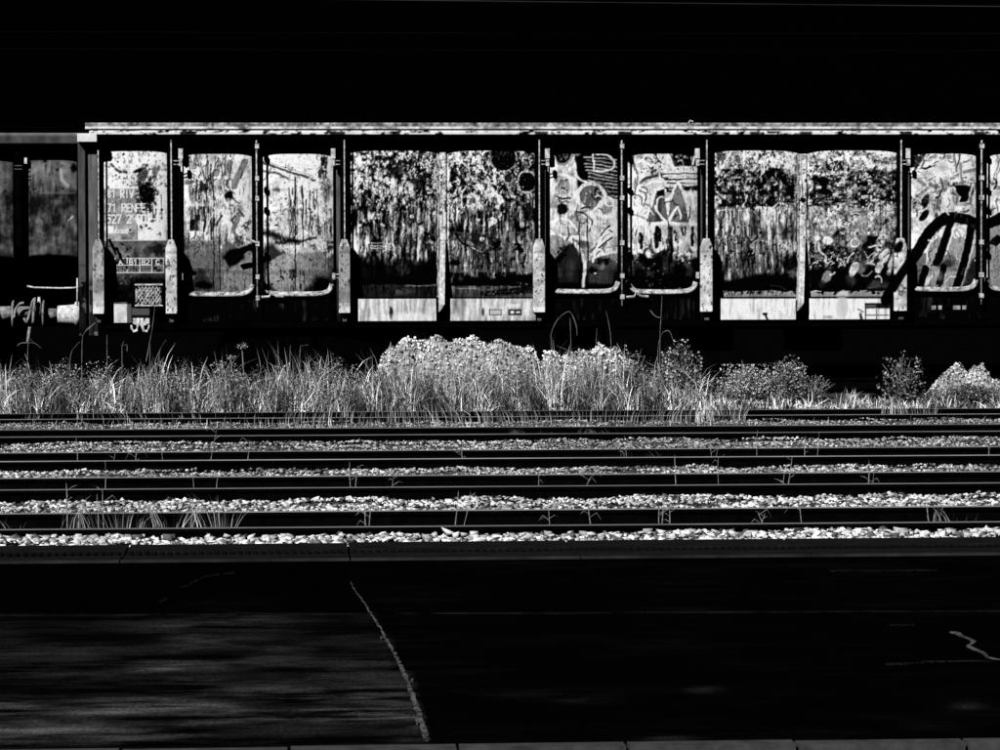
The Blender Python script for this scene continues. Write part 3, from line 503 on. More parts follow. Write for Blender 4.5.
idx = np.arange(U.size).reshape(U.shape); me = raw_mesh('asphalt', V-np.array(plat.location), np.stack([idx[:-1, :-1], idx[:-1, 1:], idx[1:, 1:], idx[1:, :-1]], -1).reshape(-1, 4), 4); tones(me, wear); link('asphalt_surface', me, M_asphalt, plat)
# coping slabs along the far edge, each with a row of grip ridges
px_j = [125+224*k for k in range(-3, 8)]
jx = [X(p, PF-.5, 550) for p in px_j]
for a, c in zip(jx[:-1], jx[1:]):
    dz = random.uniform(-.003, .003)
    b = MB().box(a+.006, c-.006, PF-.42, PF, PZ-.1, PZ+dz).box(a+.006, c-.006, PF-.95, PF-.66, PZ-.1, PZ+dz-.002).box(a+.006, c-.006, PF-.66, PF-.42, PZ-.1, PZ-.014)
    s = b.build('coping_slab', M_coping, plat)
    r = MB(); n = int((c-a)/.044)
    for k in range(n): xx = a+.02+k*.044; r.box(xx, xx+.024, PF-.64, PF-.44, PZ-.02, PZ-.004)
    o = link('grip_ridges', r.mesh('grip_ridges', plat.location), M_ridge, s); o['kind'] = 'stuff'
    l = MB().box(a+.01, c-.01, PF-1.0, PF-.955, PZ-.1, PZ+.004).build('edge_strip', M_kerb if 0 else M_seam, plat) if 0 else None
b = MB()
for a, c in zip(jx[:-1], jx[1:]):
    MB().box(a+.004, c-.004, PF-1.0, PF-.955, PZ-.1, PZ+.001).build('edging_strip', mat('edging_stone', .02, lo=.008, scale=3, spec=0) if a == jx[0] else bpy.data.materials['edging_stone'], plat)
# kerb stones along the near edge
kx = [X(121+168*k, PN, 742) for k in range(-4, 9)]
for a, c in zip(kx[:-1], kx[1:]):
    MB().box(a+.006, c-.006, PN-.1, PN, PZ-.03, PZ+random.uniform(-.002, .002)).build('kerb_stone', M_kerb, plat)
# fillers of cracks and joints: thin raised beads on the asphalt
def bead(pts, wds, m, name='crack_filler'):
    L = []; R = []
    for (p, q), wd in zip(pts, wds):
        Yp = (CAMH-PZ)*F/(q-262.8); c = P(p, q, Yp); Yc = Yp
        for _ in range(4): Yc = Yc*(c[2]-CAMH)/(PZ-.012-CAMH) if 0 else Yc+(c[2]-(PZ-.012))/(CAMH-PZ)*Yc; c = P(p, q, Yc)
        h = wd*Yc/F/2; L.append((c[0]-h, Yc, PZ-.008)); R.append((c[0]+h, Yc, PZ-.008))
    n = len(L); ex = Vector(R[-1])-Vector(L[0])
    vv = L+R; ff = [(i, n+i, n+i+1, i+1) for i in range(n-1)]
    o = link(name, MB().add(vv, ff).mesh(name, plat.location), m, plat)
    s = o.modifiers.new('thickness', 'SOLIDIFY'); s.thickness = .006; s.offset = 0
def rough(pts, n=5, j=1.2):
    out = []
    for (a, b_), (c, d) in zip(pts[:-1], pts[1:]):
        for k in range(n): out.append((a+(c-a)*k/n+random.uniform(-j, j), b_+(d-b_)*k/n))
    return out+[pts[-1]]
cr = rough(CRACK, 14, 1.1); bead(cr, [random.uniform(.4, 1.1)*(.5+6.5*max(0, (q-596)/140)) for p, q in cr], M_seam)
for k in range(8):
    p, q = random.choice(cr[60:]); p += random.uniform(-5, 6); bead([(p, q), (p+random.uniform(-.5, .5), q+random.uniform(.8, 2)), (p+.4, q+random.uniform(2, 3))], [.5, random.uniform(1, 3), .4], M_seam, 'crack_crumb')
bead([(952, 633), (957, 634), (962, 637), (970, 640), (974, 643), (972, 645), (968, 647), (974, 650), (982, 653), (986, 656), (987, 658), (996, 660), (1010, 662)], [5, 6, 3.5, 3, 5, 4, 3.5, 4.5, 3, 4, 2.5, 2, 1.5], M_seam)
def joint(x0, x1, y0, y1, half, m=M_faintseam):
    n = 24; L = []; R = []
    for k in range(n+1):
        p = x0+(x1-x0)*k/n; q = y0+(y1-y0)*k/n+random.uniform(-.25, .25); Yc = (CAMH-PZ)*F/(q-262.8)
        for _ in range(5): c = P(p, q, Yc); Yc += (c[2]-(PZ-.012))/(CAMH-PZ)*Yc
        hh = half*random.uniform(.4, 1.3); L.append((c[0], Yc-hh, PZ-.008)); R.append((c[0], Yc+hh, PZ-.008))
    n1 = n+1; o = link('joint_filler', MB().add(L+R, [(i, i+1, n1+i+1, n1+i) for i in range(n)]).mesh('joint_filler', plat.location), m, plat)
    s = o.modifiers.new('thickness', 'SOLIDIFY'); s.thickness = .006; s.offset = 0
joint(-60, 1060, 616.5, 611.5, .016); pass; joint(885, 925, 665.5, 663.5, .016); joint(922, 1010, 662.5, 661.5, .01); joint(830, 938, 571.5, 571, .02)
joint(890, 915, 626, 626, .012)
for (a, b_), (c_, d) in (((161, 604), (166, 599)), ((181, 588), (188, 586.5)), ((190, 585), (198, 581)), ((201, 579), (210, 576.5)), ((212, 576), (219, 575)), ((224, 574.5), (235, 573))): bead([(a, b_), ((a+c_)/2, (b_+d)/2+.3), (c_, d)], [2, random.uniform(5, 9), 2], M_faintseam)

# tracks
prof_rail = [(-.075, -.172), (.075, -.172), (.075, -.162), (.012, -.145), (.009, -.05), (.036, -.036), (.036, -.006), (.03, 0), (-.03, 0), (-.036, -.006), (-.036, -.036), (-.009, -.05), (-.012, -.145), (-.075, -.162)]
slp = MB().box(-.12, .12, -1.3, 1.3, -.3, -.178).mesh('sleeper'); slp.materials.append(M_sleeper)
def track(y0, y1, ztop, x0, x1, sleepers=True):
    t = empty('railway_track', ((x0+x1)/2, (y0+y1)/2, ztop-.3)); t['kind'] = 'structure'
    for y in (y0, y1):
        b = MB().extrude_x([(y+p, ztop+q) for p, q in prof_rail], x0, x1)
        o = b.build('rail', M_rail, t); o.data.materials.append(M_railtops[RAILN[0] % 10] if RAILN[0] < 10 else M_rail); RAILN[0] += 1
        for f in o.data.polygons:
            if abs(f.normal.z) > .6 and f.center.z+t.location.z > ztop-.01: f.material_index = 1
    if sleepers:
        n = int((x1-x0)/.6)
        for k in range(n):
            o = bpy.data.objects.new('sleeper', slp); COL.objects.link(o); o.parent = t; o.location = (x0+.3+k*.6-(x0+x1)/2, 0, .3+random.uniform(-.006, .004)); o.rotation_euler.z = random.uniform(-.01, .01)
    return t
for i in range(5): track(RAILY[2*i], RAILY[2*i+1], 0, X0+3-(i*.6), 11+i*1.6)
WY = 48.36                      # plane of the wagon's eave
track(WY+.6, WY+2.27, WTR, -14, 20, False); track(WY+5.25, WY+6.92, WTR, -14, 20, False)

# ballast: shoulders as bumpy sheets and loose stones on top
ICO_V = []
t_ = (1+5**.5)/2
for v in ((-1, t_, 0), (1, t_, 0), (-1, -t_, 0), (1, -t_, 0), (0, -1, t_), (0, 1, t_), (0, -1, -t_), (0, 1, -t_), (t_, 0, -1), (t_, 0, 1), (-t_, 0, -1), (-t_, 0, 1)): ICO_V.append(np.array(v)/math.sqrt(1+t_*t_))
ICO_V = np.array(ICO_V)
ICO_F = np.array([(0,11,5),(0,5,1),(0,1,7),(0,7,10),(0,10,11),(1,5,9),(5,11,4),(11,10,2),(10,7,6),(7,1,8),(3,9,4),(3,4,2),(3,2,6),(3,6,8),(3,8,9),(4,9,5),(2,4,11),(6,2,10),(8,6,7),(9,8,1)])
OCT_V = np.array([(1, 0, 0), (-1, 0, 0), (0, 1, 0), (0, -1, 0), (0, 0, 1), (0, 0, -1.)]); OCT_F = np.array([(0,2,4),(2,1,4),(1,3,4),(3,0,4),(2,0,5),(1,2,5),(3,1,5),(0,3,5)])
CUB_V = np.array([(-1, -1, -1), (1, -1, -1), (1, 1, -1), (-1, 1, -1), (-1, -1, 1), (1, -1, 1), (1, 1, 1), (-1, 1, 1)])*.66; CUB_F = np.array([(0,2,1),(0,3,2),(4,5,6),(4,6,7),(0,1,5),(0,5,4),(1,2,6),(1,6,5),(2,3,7),(2,7,6),(3,0,4),(3,4,7)])
def rotm(n, r):
    q = r.normal(size=(n, 4)); q /= np.linalg.norm(q, axis=1)[:, None]; a, b, c, d = q.T
    return np.stack([1-2*(c*c+d*d), 2*(b*c-a*d), 2*(b*d+a*c), 2*(b*c+a*d), 1-2*(b*b+d*d), 2*(c*d-a*b), 2*(b*d-a*c), 2*(c*d+a*b), 1-2*(b*b+c*c)], 1).reshape(n, 3, 3)
def stones(name, n, x0, x1, y0, y1, zf, s0, s1, seed, fine=True, dark=.22, label=None, tmul=1.0):
    r = np.random.default_rng(seed); BV, BF = (CUB_V, CUB_F) if fine else (OCT_V, OCT_F); k = len(BV)
    V = (BV[None]*r.uniform(.6, 1.25, (n, k, 1))+r.normal(size=(n, k, 3))*.14)*np.stack([r.uniform(.8, 1.5, n), r.uniform(.7, 1.2, n), r.uniform(.5, .95, n)], 1)[:, None, :]
    V = np.einsum('nij,nkj->nki', rotm(n, r), V)
    s = s0+(s1-s0)*r.random(n)**2.2; c = np.stack([r.uniform(x0, x1, n), r.uniform(y0, y1, n), np.zeros(n)], 1); c[:, 2] = zf(c[:, 0], c[:, 1])+s*.15+r.uniform(0, .012, n)
    V = V*s[:, None, None]*np.array([1.1, 1.1, .7])+c[:, None, :]
    Fc = (BF[None]+(np.arange(n)*k)[:, None, None]).reshape(-1, 3)
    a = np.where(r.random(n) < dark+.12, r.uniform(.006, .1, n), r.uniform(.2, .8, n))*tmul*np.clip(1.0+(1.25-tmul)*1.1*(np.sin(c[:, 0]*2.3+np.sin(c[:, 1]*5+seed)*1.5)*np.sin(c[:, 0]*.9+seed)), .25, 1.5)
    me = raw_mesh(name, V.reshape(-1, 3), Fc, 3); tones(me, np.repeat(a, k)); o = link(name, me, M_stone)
    return tag(o, label, 'gravel', None, 'stuff')
hum = np.random.default_rng(3).random((12, 400))
def humz(x, y, a):
    u = (x+40)*3.1; i = np.clip(u.astype(int), 0, 398); f = u-i; j = (np.abs(y)*1.7).astype(int) % 12
    return a*((hum[j, i]*(1-f)+hum[j, i+1]*f)-.5)
STR = [(19.2, 25.87, -.055), (27.70, 30.44, -.10), (32.27, 34.84, -.095), (36.6, 39.78, -.06), (41.64, 44.31, -.05)]
beds = []
for i, (ya, yb, zt) in enumerate(STR):
    def zf(x, y, ya=ya, yb=yb, zt=zt): return zt-.03+humz(np.asarray(x, float), np.asarray(y, float), .05)-.07*np.clip((.5-np.minimum(y-ya, yb-y))/.5, 0, 1)*0
    xa, xb = X(-40, yb, 500)-.4, X(1040, yb, 500)+.4
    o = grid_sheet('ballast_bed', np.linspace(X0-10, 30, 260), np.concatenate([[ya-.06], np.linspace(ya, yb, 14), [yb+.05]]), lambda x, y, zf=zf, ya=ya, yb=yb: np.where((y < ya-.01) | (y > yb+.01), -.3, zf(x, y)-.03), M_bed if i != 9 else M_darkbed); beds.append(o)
    vis = max(ya, 24.3)
    lab = ('pale coarse ballast stones between the platform edge and the nearest track', 'pale ballast stones between the nearest and the second track', 'pale ballast stones between the second and the third track', 'pale ballast stones between the third and the fourth track', 'pale fine ballast beside the overgrown fifth track')[i]
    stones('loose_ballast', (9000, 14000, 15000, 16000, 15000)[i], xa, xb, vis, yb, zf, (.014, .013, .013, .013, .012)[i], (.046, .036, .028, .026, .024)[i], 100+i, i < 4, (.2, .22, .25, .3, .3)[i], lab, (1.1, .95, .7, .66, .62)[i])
# the largest stones of the nearest bed one by one
smesh = []
for k in range(8):
    r = np.random.default_rng(300+k); V = (CUB_V*r.uniform(.65, 1.25, (8, 1))+r.normal(size=(8, 3))*.15)*np.array([r.uniform(.9, 1.25), r.uniform(.8, 1.15), r.uniform(.6, .85)])
    me = raw_mesh('stone', V, CUB_F, 3); tones(me, np.full(8, (.36, .5, .28, .6, .42, .2, .55, .08)[k])); me.materials.append(M_stone); smesh.append(me)
for k in range(230):
    yv = 25.3+.52*random.random()**.8; xv = random.uniform(X(-10, yv, 530), X(1010, yv, 530)); s = random.uniform(.032, .06)*(1.3 if random.random() < .08 else 1)
    o = bpy.data.objects.new('stone', random.choice(smesh)); COL.objects.link(o); o.parent = beds[0]; o.location = (xv, yv, -.062+random.uniform(-.006, .012)); o.scale = (s*.85, s*.85, s*random.uniform(.6, .9)); o.rotation_euler = (random.uniform(-.3, .3), random.uniform(-.3, .3), random.uniform(0, 6.3))
for i in range(5):                                        # dark ballast inside the tracks
    ya, yb = RAILY[2*i]+.08, RAILY[2*i+1]-.08
    grid_sheet('track_ballast', np.linspace(-22, 26, 200), np.linspace(ya, yb, 8), lambda x, y: -.21+humz(x, y, .03), M_darkbed)
grid_sheet('bank', np.linspace(-30, 30, 120), np.array([46.17, 46.5, 46.9, 47.4, 48.2, 49.0]), lambda x, y: np.interp(y, [46.17, 46.9, 47.6, 49], [-.12, -.02, .1, .12])+humz(x, y, .06), mat('dry_bank_soil', .04, lo=.006, scale=18, bump=.5))
stones('bank_gravel', 7000, X(-20, 46.6, 400), X(1020, 46.6, 400), 46.2, 47.5, lambda x, y: np.interp(y, [46.17, 46.9, 47.6], [-.11, -.01, .1]), .012, .03, 140, False, .25, 'pale fine gravel of the grassy bank below the wagon')
stones('bank_gravel', 5000, X(-20, 45.2, 400), X(1020, 45.2, 400), 44.45, 46.05, lambda x, y: -.13+0*x, .012, .032, 141, False, .3, 'gravel between the rails of the overgrown fifth track', .9)

# ------------------------------------------------------------------ freight wagons
def hinge(root, px, py, Y, side):
    x = X(px, Y); z = Z(py, Y); b = MB()
    for dz in (-.022, .035): b.tube([(x-.085*side, Y-.02, z+dz), (x+.03*side, Y-.02, z+dz)], .009)
    b.box(min(x+.0*side, x+.05*side), max(x, x+.05*side), Y-.045, Y+.01, z-.045, z+.055)
    return b.build('hinge', M_rod, root)
def lock_rod(root, px, Y, py0=137, py1=306):
    x = X(px, Y); b = MB().tube([(x, Y, Z(py1, Y)), (x, Y, Z(py0+3, Y)), (x+.035, Y+.03, Z(py0-1, Y))], .019, 8)
    o = b.build('lock_rod', M_rod, root, True)
    for q in (146, 178, 198, 243, 276, 297): 
        c = MB().box(x-.03, x+.03, Y-.032, Y+.06, Z(q+2.4, Y), Z(q-2.2, Y)); k = c.build('rod_clamp', M_rod, root); k.parent = o; k.location = (0, 0, 0)
    return o
def lip(root, px0, px1, py, Y, cut=0):
    pts = curve([(px0+.5, py-12), (px0+2.5, py-6), (px0+7, py-1.8), (px0+13, py-.8), (px0+20, py-.6), ((px0+px1)/2, py-.4), (px1-18, py-.6), (px1-9, py-1.6), (px1-4, py-4.5), (px1-1.5, py-10)], 4)
    n = len(pts); L = []; 
    for i, (a, q) in enumerate(pts):
        L.append((X(a, Y), Z(q, Y)))
    v = []; f = []
    for i, (x, z) in enumerate(L):
        h = .05; t = i/(n-1); nx = 0; 
        a = L[max(0, i-1)]; c = L[min(n-1, i+1)]; d = Vector((c[0]-a[0], 0, c[1]-a[1])).normalized(); nrm = Vector((-d.z, 0, d.x))
        for (o_, dy) in ((.034, .02), (-.02, -.05), (-.036, -.045), (-.04, .03)): v.append((x+nrm.x*o_, Y+dy, z+nrm.z*o_))
    for i in range(n-1):
        for k in range(3): f.append((i*4+k, i*4+k+1, i*4+k+5, i*4+k+4))
    f += [(0, 1, 2, 3), tuple((n-1)*4+k for k in (3, 2, 1, 0))]
    return MB().add(v, f).build('door_lip', M_lip, root)
def buffer(root, px_a, sgn, py, Y):
    x = X(px_a, Y); z = Z(py, Y); b = MB()
    b.tube([(x, Y, z), (x+sgn*.08, Y, z), (x+sgn*.1, Y, z), (x+sgn*.36, Y, z)], [.2, .2, .155, .135], 18)
    o = b.build('buffer', M_light if sgn < 0 else M_hose, root, True)
    c = MB().tube([(x+sgn*.36, Y, z), (x+sgn*.56, Y, z)], .09, 14).tube([(x+sgn*.56, Y, z), (x+sgn*.585, Y, z), (x+sgn*.6, Y, z)], [.2, .23, .18], 18).build('buffer_head', M_hose, root, True); c.parent = o
    return o
def bogie(root, xc, yc, z0):
    for dx in (-.9, .9):
        for dy in (-.83, .83):
            b = MB(); y = yc+dy; R = .46; seg = 20
            b.tube([(xc+dx, y-.065, z0+R), (xc+dx, y+.065, z0+R)], R, seg).tube([(xc+dx, y-.1, z0+R), (xc+dx, y+.1, z0+R)], .12, 12)
            b.build('wheel', M_soot, root)
        MB().tube([(xc+dx, yc-.8, z0+.46), (xc+dx, yc+.8, z0+.46)], .07, 10).build('axle', M_soot, root)
    for dy in (-1.02, 1.02):
        b = MB(); y = yc+dy
        b.prism([(xc-1.25, z0+.42), (xc-.5, z0+.34), (xc+.5, z0+.34), (xc+1.25, z0+.42), (xc+1.25, z0+.58), (xc+.5, z0+.74), (xc-.5, z0+.74), (xc-1.25, z0+.58)], y-.05, y+.05)
        for dx in (-.9, .9): b.box(xc+dx-.13, xc+dx+.13, y-.11, y+.11, z0+.34, z0+.6)
        for k in (-.16, .16): b.tube([(xc+k, y-.04, z0+.42), (xc+k, y-.04, z0+.7)], .09, 10)
        b.build('bogie_frame', M_soot, root)
    MB().box(xc-.2, xc+.2, yc-1, yc+1, z0+.6, z0+.86).build('bolster', M_soot, root)
def shell(root, xa, xb, Ye, ov_a=.0, ov_b=0.0, fascia=True, fpx=None, mul=1):
    """roof, body core, sole bar of a wagon whose eave plane is Ye"""
    zt = Z(123, WY); ze = Z(129.6, WY)
    n = 10; pf = [(Ye+.02, ze)]+[(Ye+.02+2.76*k/n, zt-.006+.05*math.sin(math.pi*k/n)) for k in range(n+1)]+[(Ye+2.78, ze)]
    MB().extrude_x(pf, xa+.02, xb-.02).build('roof', M_grey, root)
    MB().box(xa+.02, xb-.02, Ye+.43, Ye+2.5, Z(331, WY), ze-.002).build('body_core', M_black, root)
    MB().box(xa+.05, xb-.05, Ye+.2, Ye+.3, Z(327, WY), Z(321.5, WY)).build('sole_bar', M_black, root)
    MB().box(xa+.02, xb-.02, Ye+.045, Ye+.45, ze-.03, ze-.003).build('eave_soffit', M_black, root)

X_L = X(86, WY); X_R = X(1300, WY)
main = empty('freight_wagon', ((X_L+X_R)/2, WY+1.4, WTR))
tag(main, 'long graffiti-covered box freight wagon with double doors, nearest row, spanning the photo', 'freight wagon', 'freight wagons')
shell(main, X_L, X_R, WY)
painted(main, 'roof_fascia', 86, 1300, 122.8, 129.3, WY, 0, step=1.0, thick=.03)
painted(main, 'gutter_rail', 90, 1300, 130.6, 134.6, WY+.015, 0, step=1.0, thick=.03)
MB().tube([P(688, 124, WY+.5), P(690, 120.5, WY+.5), P(693, 121.5, WY+.5)], .012).build('roof_hook', M_rod, main)
# end post
xa, xb = X(78, WY), X(98, WY)
painted(main, 'end_post', 78.5, 85.6, 142, 334, WY+.12, 0, np.full_like(PCAN, 78)-60*np.clip((GY-262)/10, 0, 1)*(NM > .4)+50*(NV-.5), thick=.2)
painted(main, 'end_post', 89, 97.6, 142, 334, WY+.17, 0, np.full_like(PCAN, 104)-70*np.clip((GY-275)/12, 0, 1)*(NM > .42)+50*(NV-.5), thick=.14)
MB().box(X(85.6, WY), X(89, WY), WY+.18, WY+.3, Z(334, WY), Z(136, WY)).build('post_web', M_grey, main)
painted(main, 'corner_cap', 78, 97.5, 133.6, 141.8, WY-.03, 0, np.full_like(PCAN, 232)+50*(NM-.5), thick=.16)
MB().box(X(97.2, WY), X(98.6, WY), WY+.22, WY+.25, Z(240, WY), Z(140, WY)).build('corner_flange', M_rod, main)
# handrail, hose and buffer at the coupling
MB().tube([P(27, 286, WY+.5), P(34, 287.5, WY+.5), P(60, 288.2, WY+.5), P(74, 287.8, WY+.45), P(78.5, 287, WY+.4)], .014, 8).build('handrail', M_light, main, True)
MB().tube([P(77.3, 278, WY+.1), P(77.3, 306, WY+.1)], .012, 8).build('handrail_post', M_light, main, True)
buffer(main, 80, -1, 312.5, WY+.5)
# lettered end panel
painted(main, 'wall_panel', 98.5, 170, 137, 302, WY+.33, .075)
painted(main, 'lower_plate', 112, 131, 301, 322, WY+.2, 0, np.where(GX < 127, 225+170*(NM-.5), 90)-120*(GY < 304), thick=.1)
lh = painted(main, 'label_holder', 135, 161, 282, 304, WY+.12, 0, np.where(vn(2, 2, 200, 2) > .5, 205, 20)*np.clip((GY-285)/1, 0, 1)+np.where(GY < 283.2, 120, 0), thick=.1)
b = MB()
for k in range(9):
    p = 131+k*3.6
    for (a, c) in (((p, 304), (p+12, 286)), ((p, 286), (p+12, 304))):
        def cl(q0, q1):
            (u0, v0), (u1, v1) = q0, q1; t0 = max(0, (136-u0)/(u1-u0)); t1 = min(1, (160-u0)/(u1-u0))
            return (u0+(u1-u0)*t0, v0+(v1-v0)*t0), (u0+(u1-u0)*t1, v0+(v1-v0)*t1), t1 > t0+.05
        q0, q1, ok = cl(a, c)
        if ok: b.tube([P(*q0, WY+.1), P(*q1, WY+.1)], .006, 4)
w_ = b.build('wire_mesh', M_rod, main); w_['kind'] = 'stuff'; w_.parent = lh; w_.location = (0, 0, 0)
b = MB().box(X(134, WY), X(162, WY), WY+.08, WY+.13, Z(284.3, WY), Z(282.8, WY)).build('holder_frame', M_rod, main); b.parent = lh; b.location = (0, 0, 0)
b = MB().box(X(134, WY), X(162, WY), WY+.08, WY+.13, Z(305, WY), Z(303.8, WY)).build('holder_frame', M_rod, main); b.parent = lh; b.location = (0, 0, 0)
painted(main, 'hook_bracket', 131.5, 149, 306, 322, WY+.12, 0, np.where((GY < 308), 12, np.where((GY < 315), 85, 20))+0*GX, thick=.14)
for s in (-1, 1):
    pts = [(140.3+s*1.5, 318), (140.3+s*2, 326), (140.3+s*3.5, 330.5), (140.3+s*6.5, 331.5), (140.3+s*8.6, 328.5), (140.3+s*8.8, 325)]
    MB().tube([P(a, c, WY+.08) for a, c in pts], [.03, .028, .026, .024, .02, .014], 8).build('lashing_hook', M_light, main, True)
MB().prism([(X(a, WY), Z(c, WY)) for a, c in ((132, 322), (132, 317), (136, 317), (137, 320), (143.5, 320), (144.5, 317), (148.5, 317), (148.5, 322), (144.5, 324), (136, 324))], WY+.06, WY+.12).build('hook_plate', M_light, main)
MB().tube([P(109, 239, WY+.1), P(112, 245, WY+.1), P(116.5, 255, WY+.13)], [.03, .028, .012], 6).build('latch_handle', M_black, main)
MB().tube([P(153.5, 305, WY+.3), P(150.5, 340, WY+.3)], .013, 6).build('drop_rod', M_grey, main)
# posts with pointed stake pockets
def post(px, doorside, pcan=None):
    MB().box(X(px-4.5, WY+.2), X(px+4.5, WY+.2), WY+.27, WY+.42, Z(322, WY), Z(136, WY)).build('side_post', M_black, main)
    MB().box(X(px-.7, WY+.04), X(px+.5, WY+.04), WY+.1, WY+.125, Z(240, WY), Z(137.5, WY)).build('post_flange', M_rod, main)
    cx = px-.5; wd = 5.6
    def out(cx_, cy_): return np.abs(cx_-wd) < np.where(cy_ < 10, 2.6+cy_*.33, wd)
    painted(main, 'stake_pocket', cx-wd, cx+wd, 239, 312.5, WY+.0, 0, KCAN, step=.7, outline=out, thick=.17)
    MB().box(X(px-2.5, WY+.1), X(px+1.5, WY+.1), WY+.1, WY+.2, Z(321, WY), Z(312.6, WY)).build('pocket_foot', M_grey, main)
for p in (98.5, 171.5, 344.8, 539.8, 707.5, 902.0, 1070, 1268): post(p, 0)
# grey posts seen beside the doors
for p0, p1, top in ((336.5, 341, 190), (701, 706, 192), (905.5, 909.5, 186), (179.3, 181.5, 184), (544.8, 547.5, 186)):
    painted(main, 'door_jamb', p0, p1, 170, 321, WY+.3, 0, np.full_like(PCAN, 92)+70*(NV-.5)-60*np.clip((GY-255)/30, 0, 1), thick=.05)
def door(px0, px1, py0, py1, rodside):
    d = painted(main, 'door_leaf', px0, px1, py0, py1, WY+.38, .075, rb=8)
    l = lip(main, px0+.5, px1-.5, py1+1.5, WY+.31); l.parent = d; l.location = (0, 0, 0)
    hx = px1 if rodside < 0 else px0
    for q in (163, 276):
        h = hinge(main, hx+(1 if rodside < 0 else -1)*1.5, q, WY+.16, -1 if rodside < 0 else 1); h.parent = d; h.location = (0, 0, 0)
        k = MB().box(X(hx-2.2, WY+.2), X(hx+2.2, WY+.2), WY+.2, WY+.3, Z(q-5, WY), Z(q-15, WY)).build('hinge_knuckle', M_light, main) if q < 200 else None
        if k: k.parent = d; k.location = (0, 0, 0)
    return d
DOORS = [(181, 254, 138, 292), (262.5, 333.5, 138, 292), (547.5, 620, 138, 290.5), (627.5, 697.5, 138, 291), (908, 978, 138, 289.5), (986, 1062, 138, 289.5)]
for i, (a, c, e, g) in enumerate(DOORS): door(a, c, e, g, 1 if i % 2 == 0 else -1)
for p in (257.4, 622.3, 981.8):
    lock_rod(main, p, WY+.12)
    MB().box(X(p-5.5, WY+.3), X(p+5.5, WY+.3), WY+.36, WY+.4, Z(300, WY), Z(137, WY)).build('door_gap_cover', M_black, main)
    if p < 900: MB().tube([P(p+4, 297, WY+.14), P(p+12, 296.5, WY+.14), P(p+14, 293, WY+.14), P(p+19, 296, WY+.14), P(p+26, 296.5, WY+.14)], .02, 6).build('bolt_bar', M_rod, main)
MB().tube([P(257, 243, WY+.1), P(250, 240, WY+.08), P(246, 237.5, WY+.06)], [.018, .02, .026], 8).build('lever_handle', M_rod, main)
MB().tube([P(258, 243, WY+.1), P(244, 252, WY+.16), P(236, 260, WY+.2)], [.02, .024, .03], 8).build('lever_arm', M_black, main)
# blotched wall panels, ribs, gussets, sill boards
for a, m_, c in ((347.5, 443, 536.5), (711, 803, 900), (1074, 1169, 1264)):
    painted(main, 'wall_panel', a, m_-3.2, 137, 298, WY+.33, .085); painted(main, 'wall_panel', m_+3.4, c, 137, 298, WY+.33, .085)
    painted(main, 'wall_rib', m_-3.1, m_+3.3, 150 if a < 400 else 154, 240, WY+.30, 0, thick=.08)
    Yg = WY+.26
    v = [(X(m_-2.6, Yg), Yg, Z(240, WY)), (X(m_+2.4, Yg), Yg, Z(240, WY)), (X(m_-4.2, WY), WY+.07, Z(304, WY)), (X(m_+1.6, WY), WY+.07, Z(304, WY)), (X(m_-4.2, WY), WY+.1, Z(312, WY)), (X(m_-.5, WY), WY+.1, Z(309, WY)),
         (X(m_-2.6, Yg), WY+.36, Z(240, WY)), (X(m_+2.4, Yg), WY+.36, Z(240, WY)), (X(m_-4.2, WY), WY+.36, Z(312, WY)), (X(m_-.5, WY), WY+.36, Z(309, WY))]
    MB().add(v, [(2, 3, 1, 0), (4, 5, 3, 2), (0, 6, 8, 4, 2), (1, 3, 5, 9, 7), (4, 8, 9, 5), (0, 1, 7, 6), (6, 7, 9, 8)]).build('gusset', M_light, main)
    painted(main, 'sill_board', a+10.5, m_-7, 298.6, 320.8, WY+.14, 0, thick=.14); painted(main, 'sill_board', m_+7.5, c-(1 if a < 600 else 10), 298.6, 320.8, WY+.14, 0, thick=.14)
# dim lower sills under the doors
for a, c in ((186, 332), (552, 696), (915, 1060)):
    painted(main, 'door_sill', a, c, 299, 321, WY+.24, 0, np.clip(2+170*np.clip(NV-.6, 0, 1)*(NB > .45), 1, 70), thick=.06, step=1.2)
for px_, w2 in ((934, 2.2), (940.5, 1.8), (958, 4.5), (963.5, 3)):
    painted(main, 'chalk_mark', px_-w2, px_+w2, 307.2, 311.4, WY+.225, 0, np.clip(150+200*(NM-.5), 20, 230), thick=.012, step=.7)
bogie(main, X(300, WY), WY+1.43, WTR); bogie(main, X(1120, WY), WY+1.43, WTR)
for p in (430, 560, 690, 800): MB().box(X(p, WY), X(p+50, WY), WY+.7, WY+1.6, WTR+.45, WTR+.9).build('underframe_box', M_soot, main)

# neighbour beyond the coupling, just past the left edge, and the row behind
def plain_wagon(xa, xb, Ye, label, shiftpx, mul, end_buffer):
    o = tag(empty('freight_wagon', ((xa+xb)/2, Ye+1.4, WTR)), label, 'freight wagon', 'freight wagons')
    shell(o, xa, xb, Ye); return o
XN = X(-26, WY)
nb = plain_wagon(XN-12, XN, WY, 'freight wagon coupled left of the lettered end panel, only its buffer in view', 0, 1, True)
b = MB().box(XN-12, XN, WY, WY+.05, Z(134, WY), Z(123, WY)).build('roof_fascia', M_light, nb)
for k in range(6):
    x = XN-12+k*2.0
    MB().box(x+.12, x+1.88, WY+.25, WY+.33, Z(320, WY), Z(138, WY)).build('wall_panel', M_light, nb); MB().box(x-.1, x+.1, WY+.05, WY+.33, Z(322, WY), Z(136, WY)).build('side_post', M_grey, nb)
buffer(nb, -24, 1, 312.5, WY+.5); MB().tube([P(-20, 312.5, WY+.5), P(36, 312.5, WY+.5)], .1, 14).build('buffer_sleeve', M_hose, nb, True); bogie(nb, XN-2.6, WY+1.43, WTR)
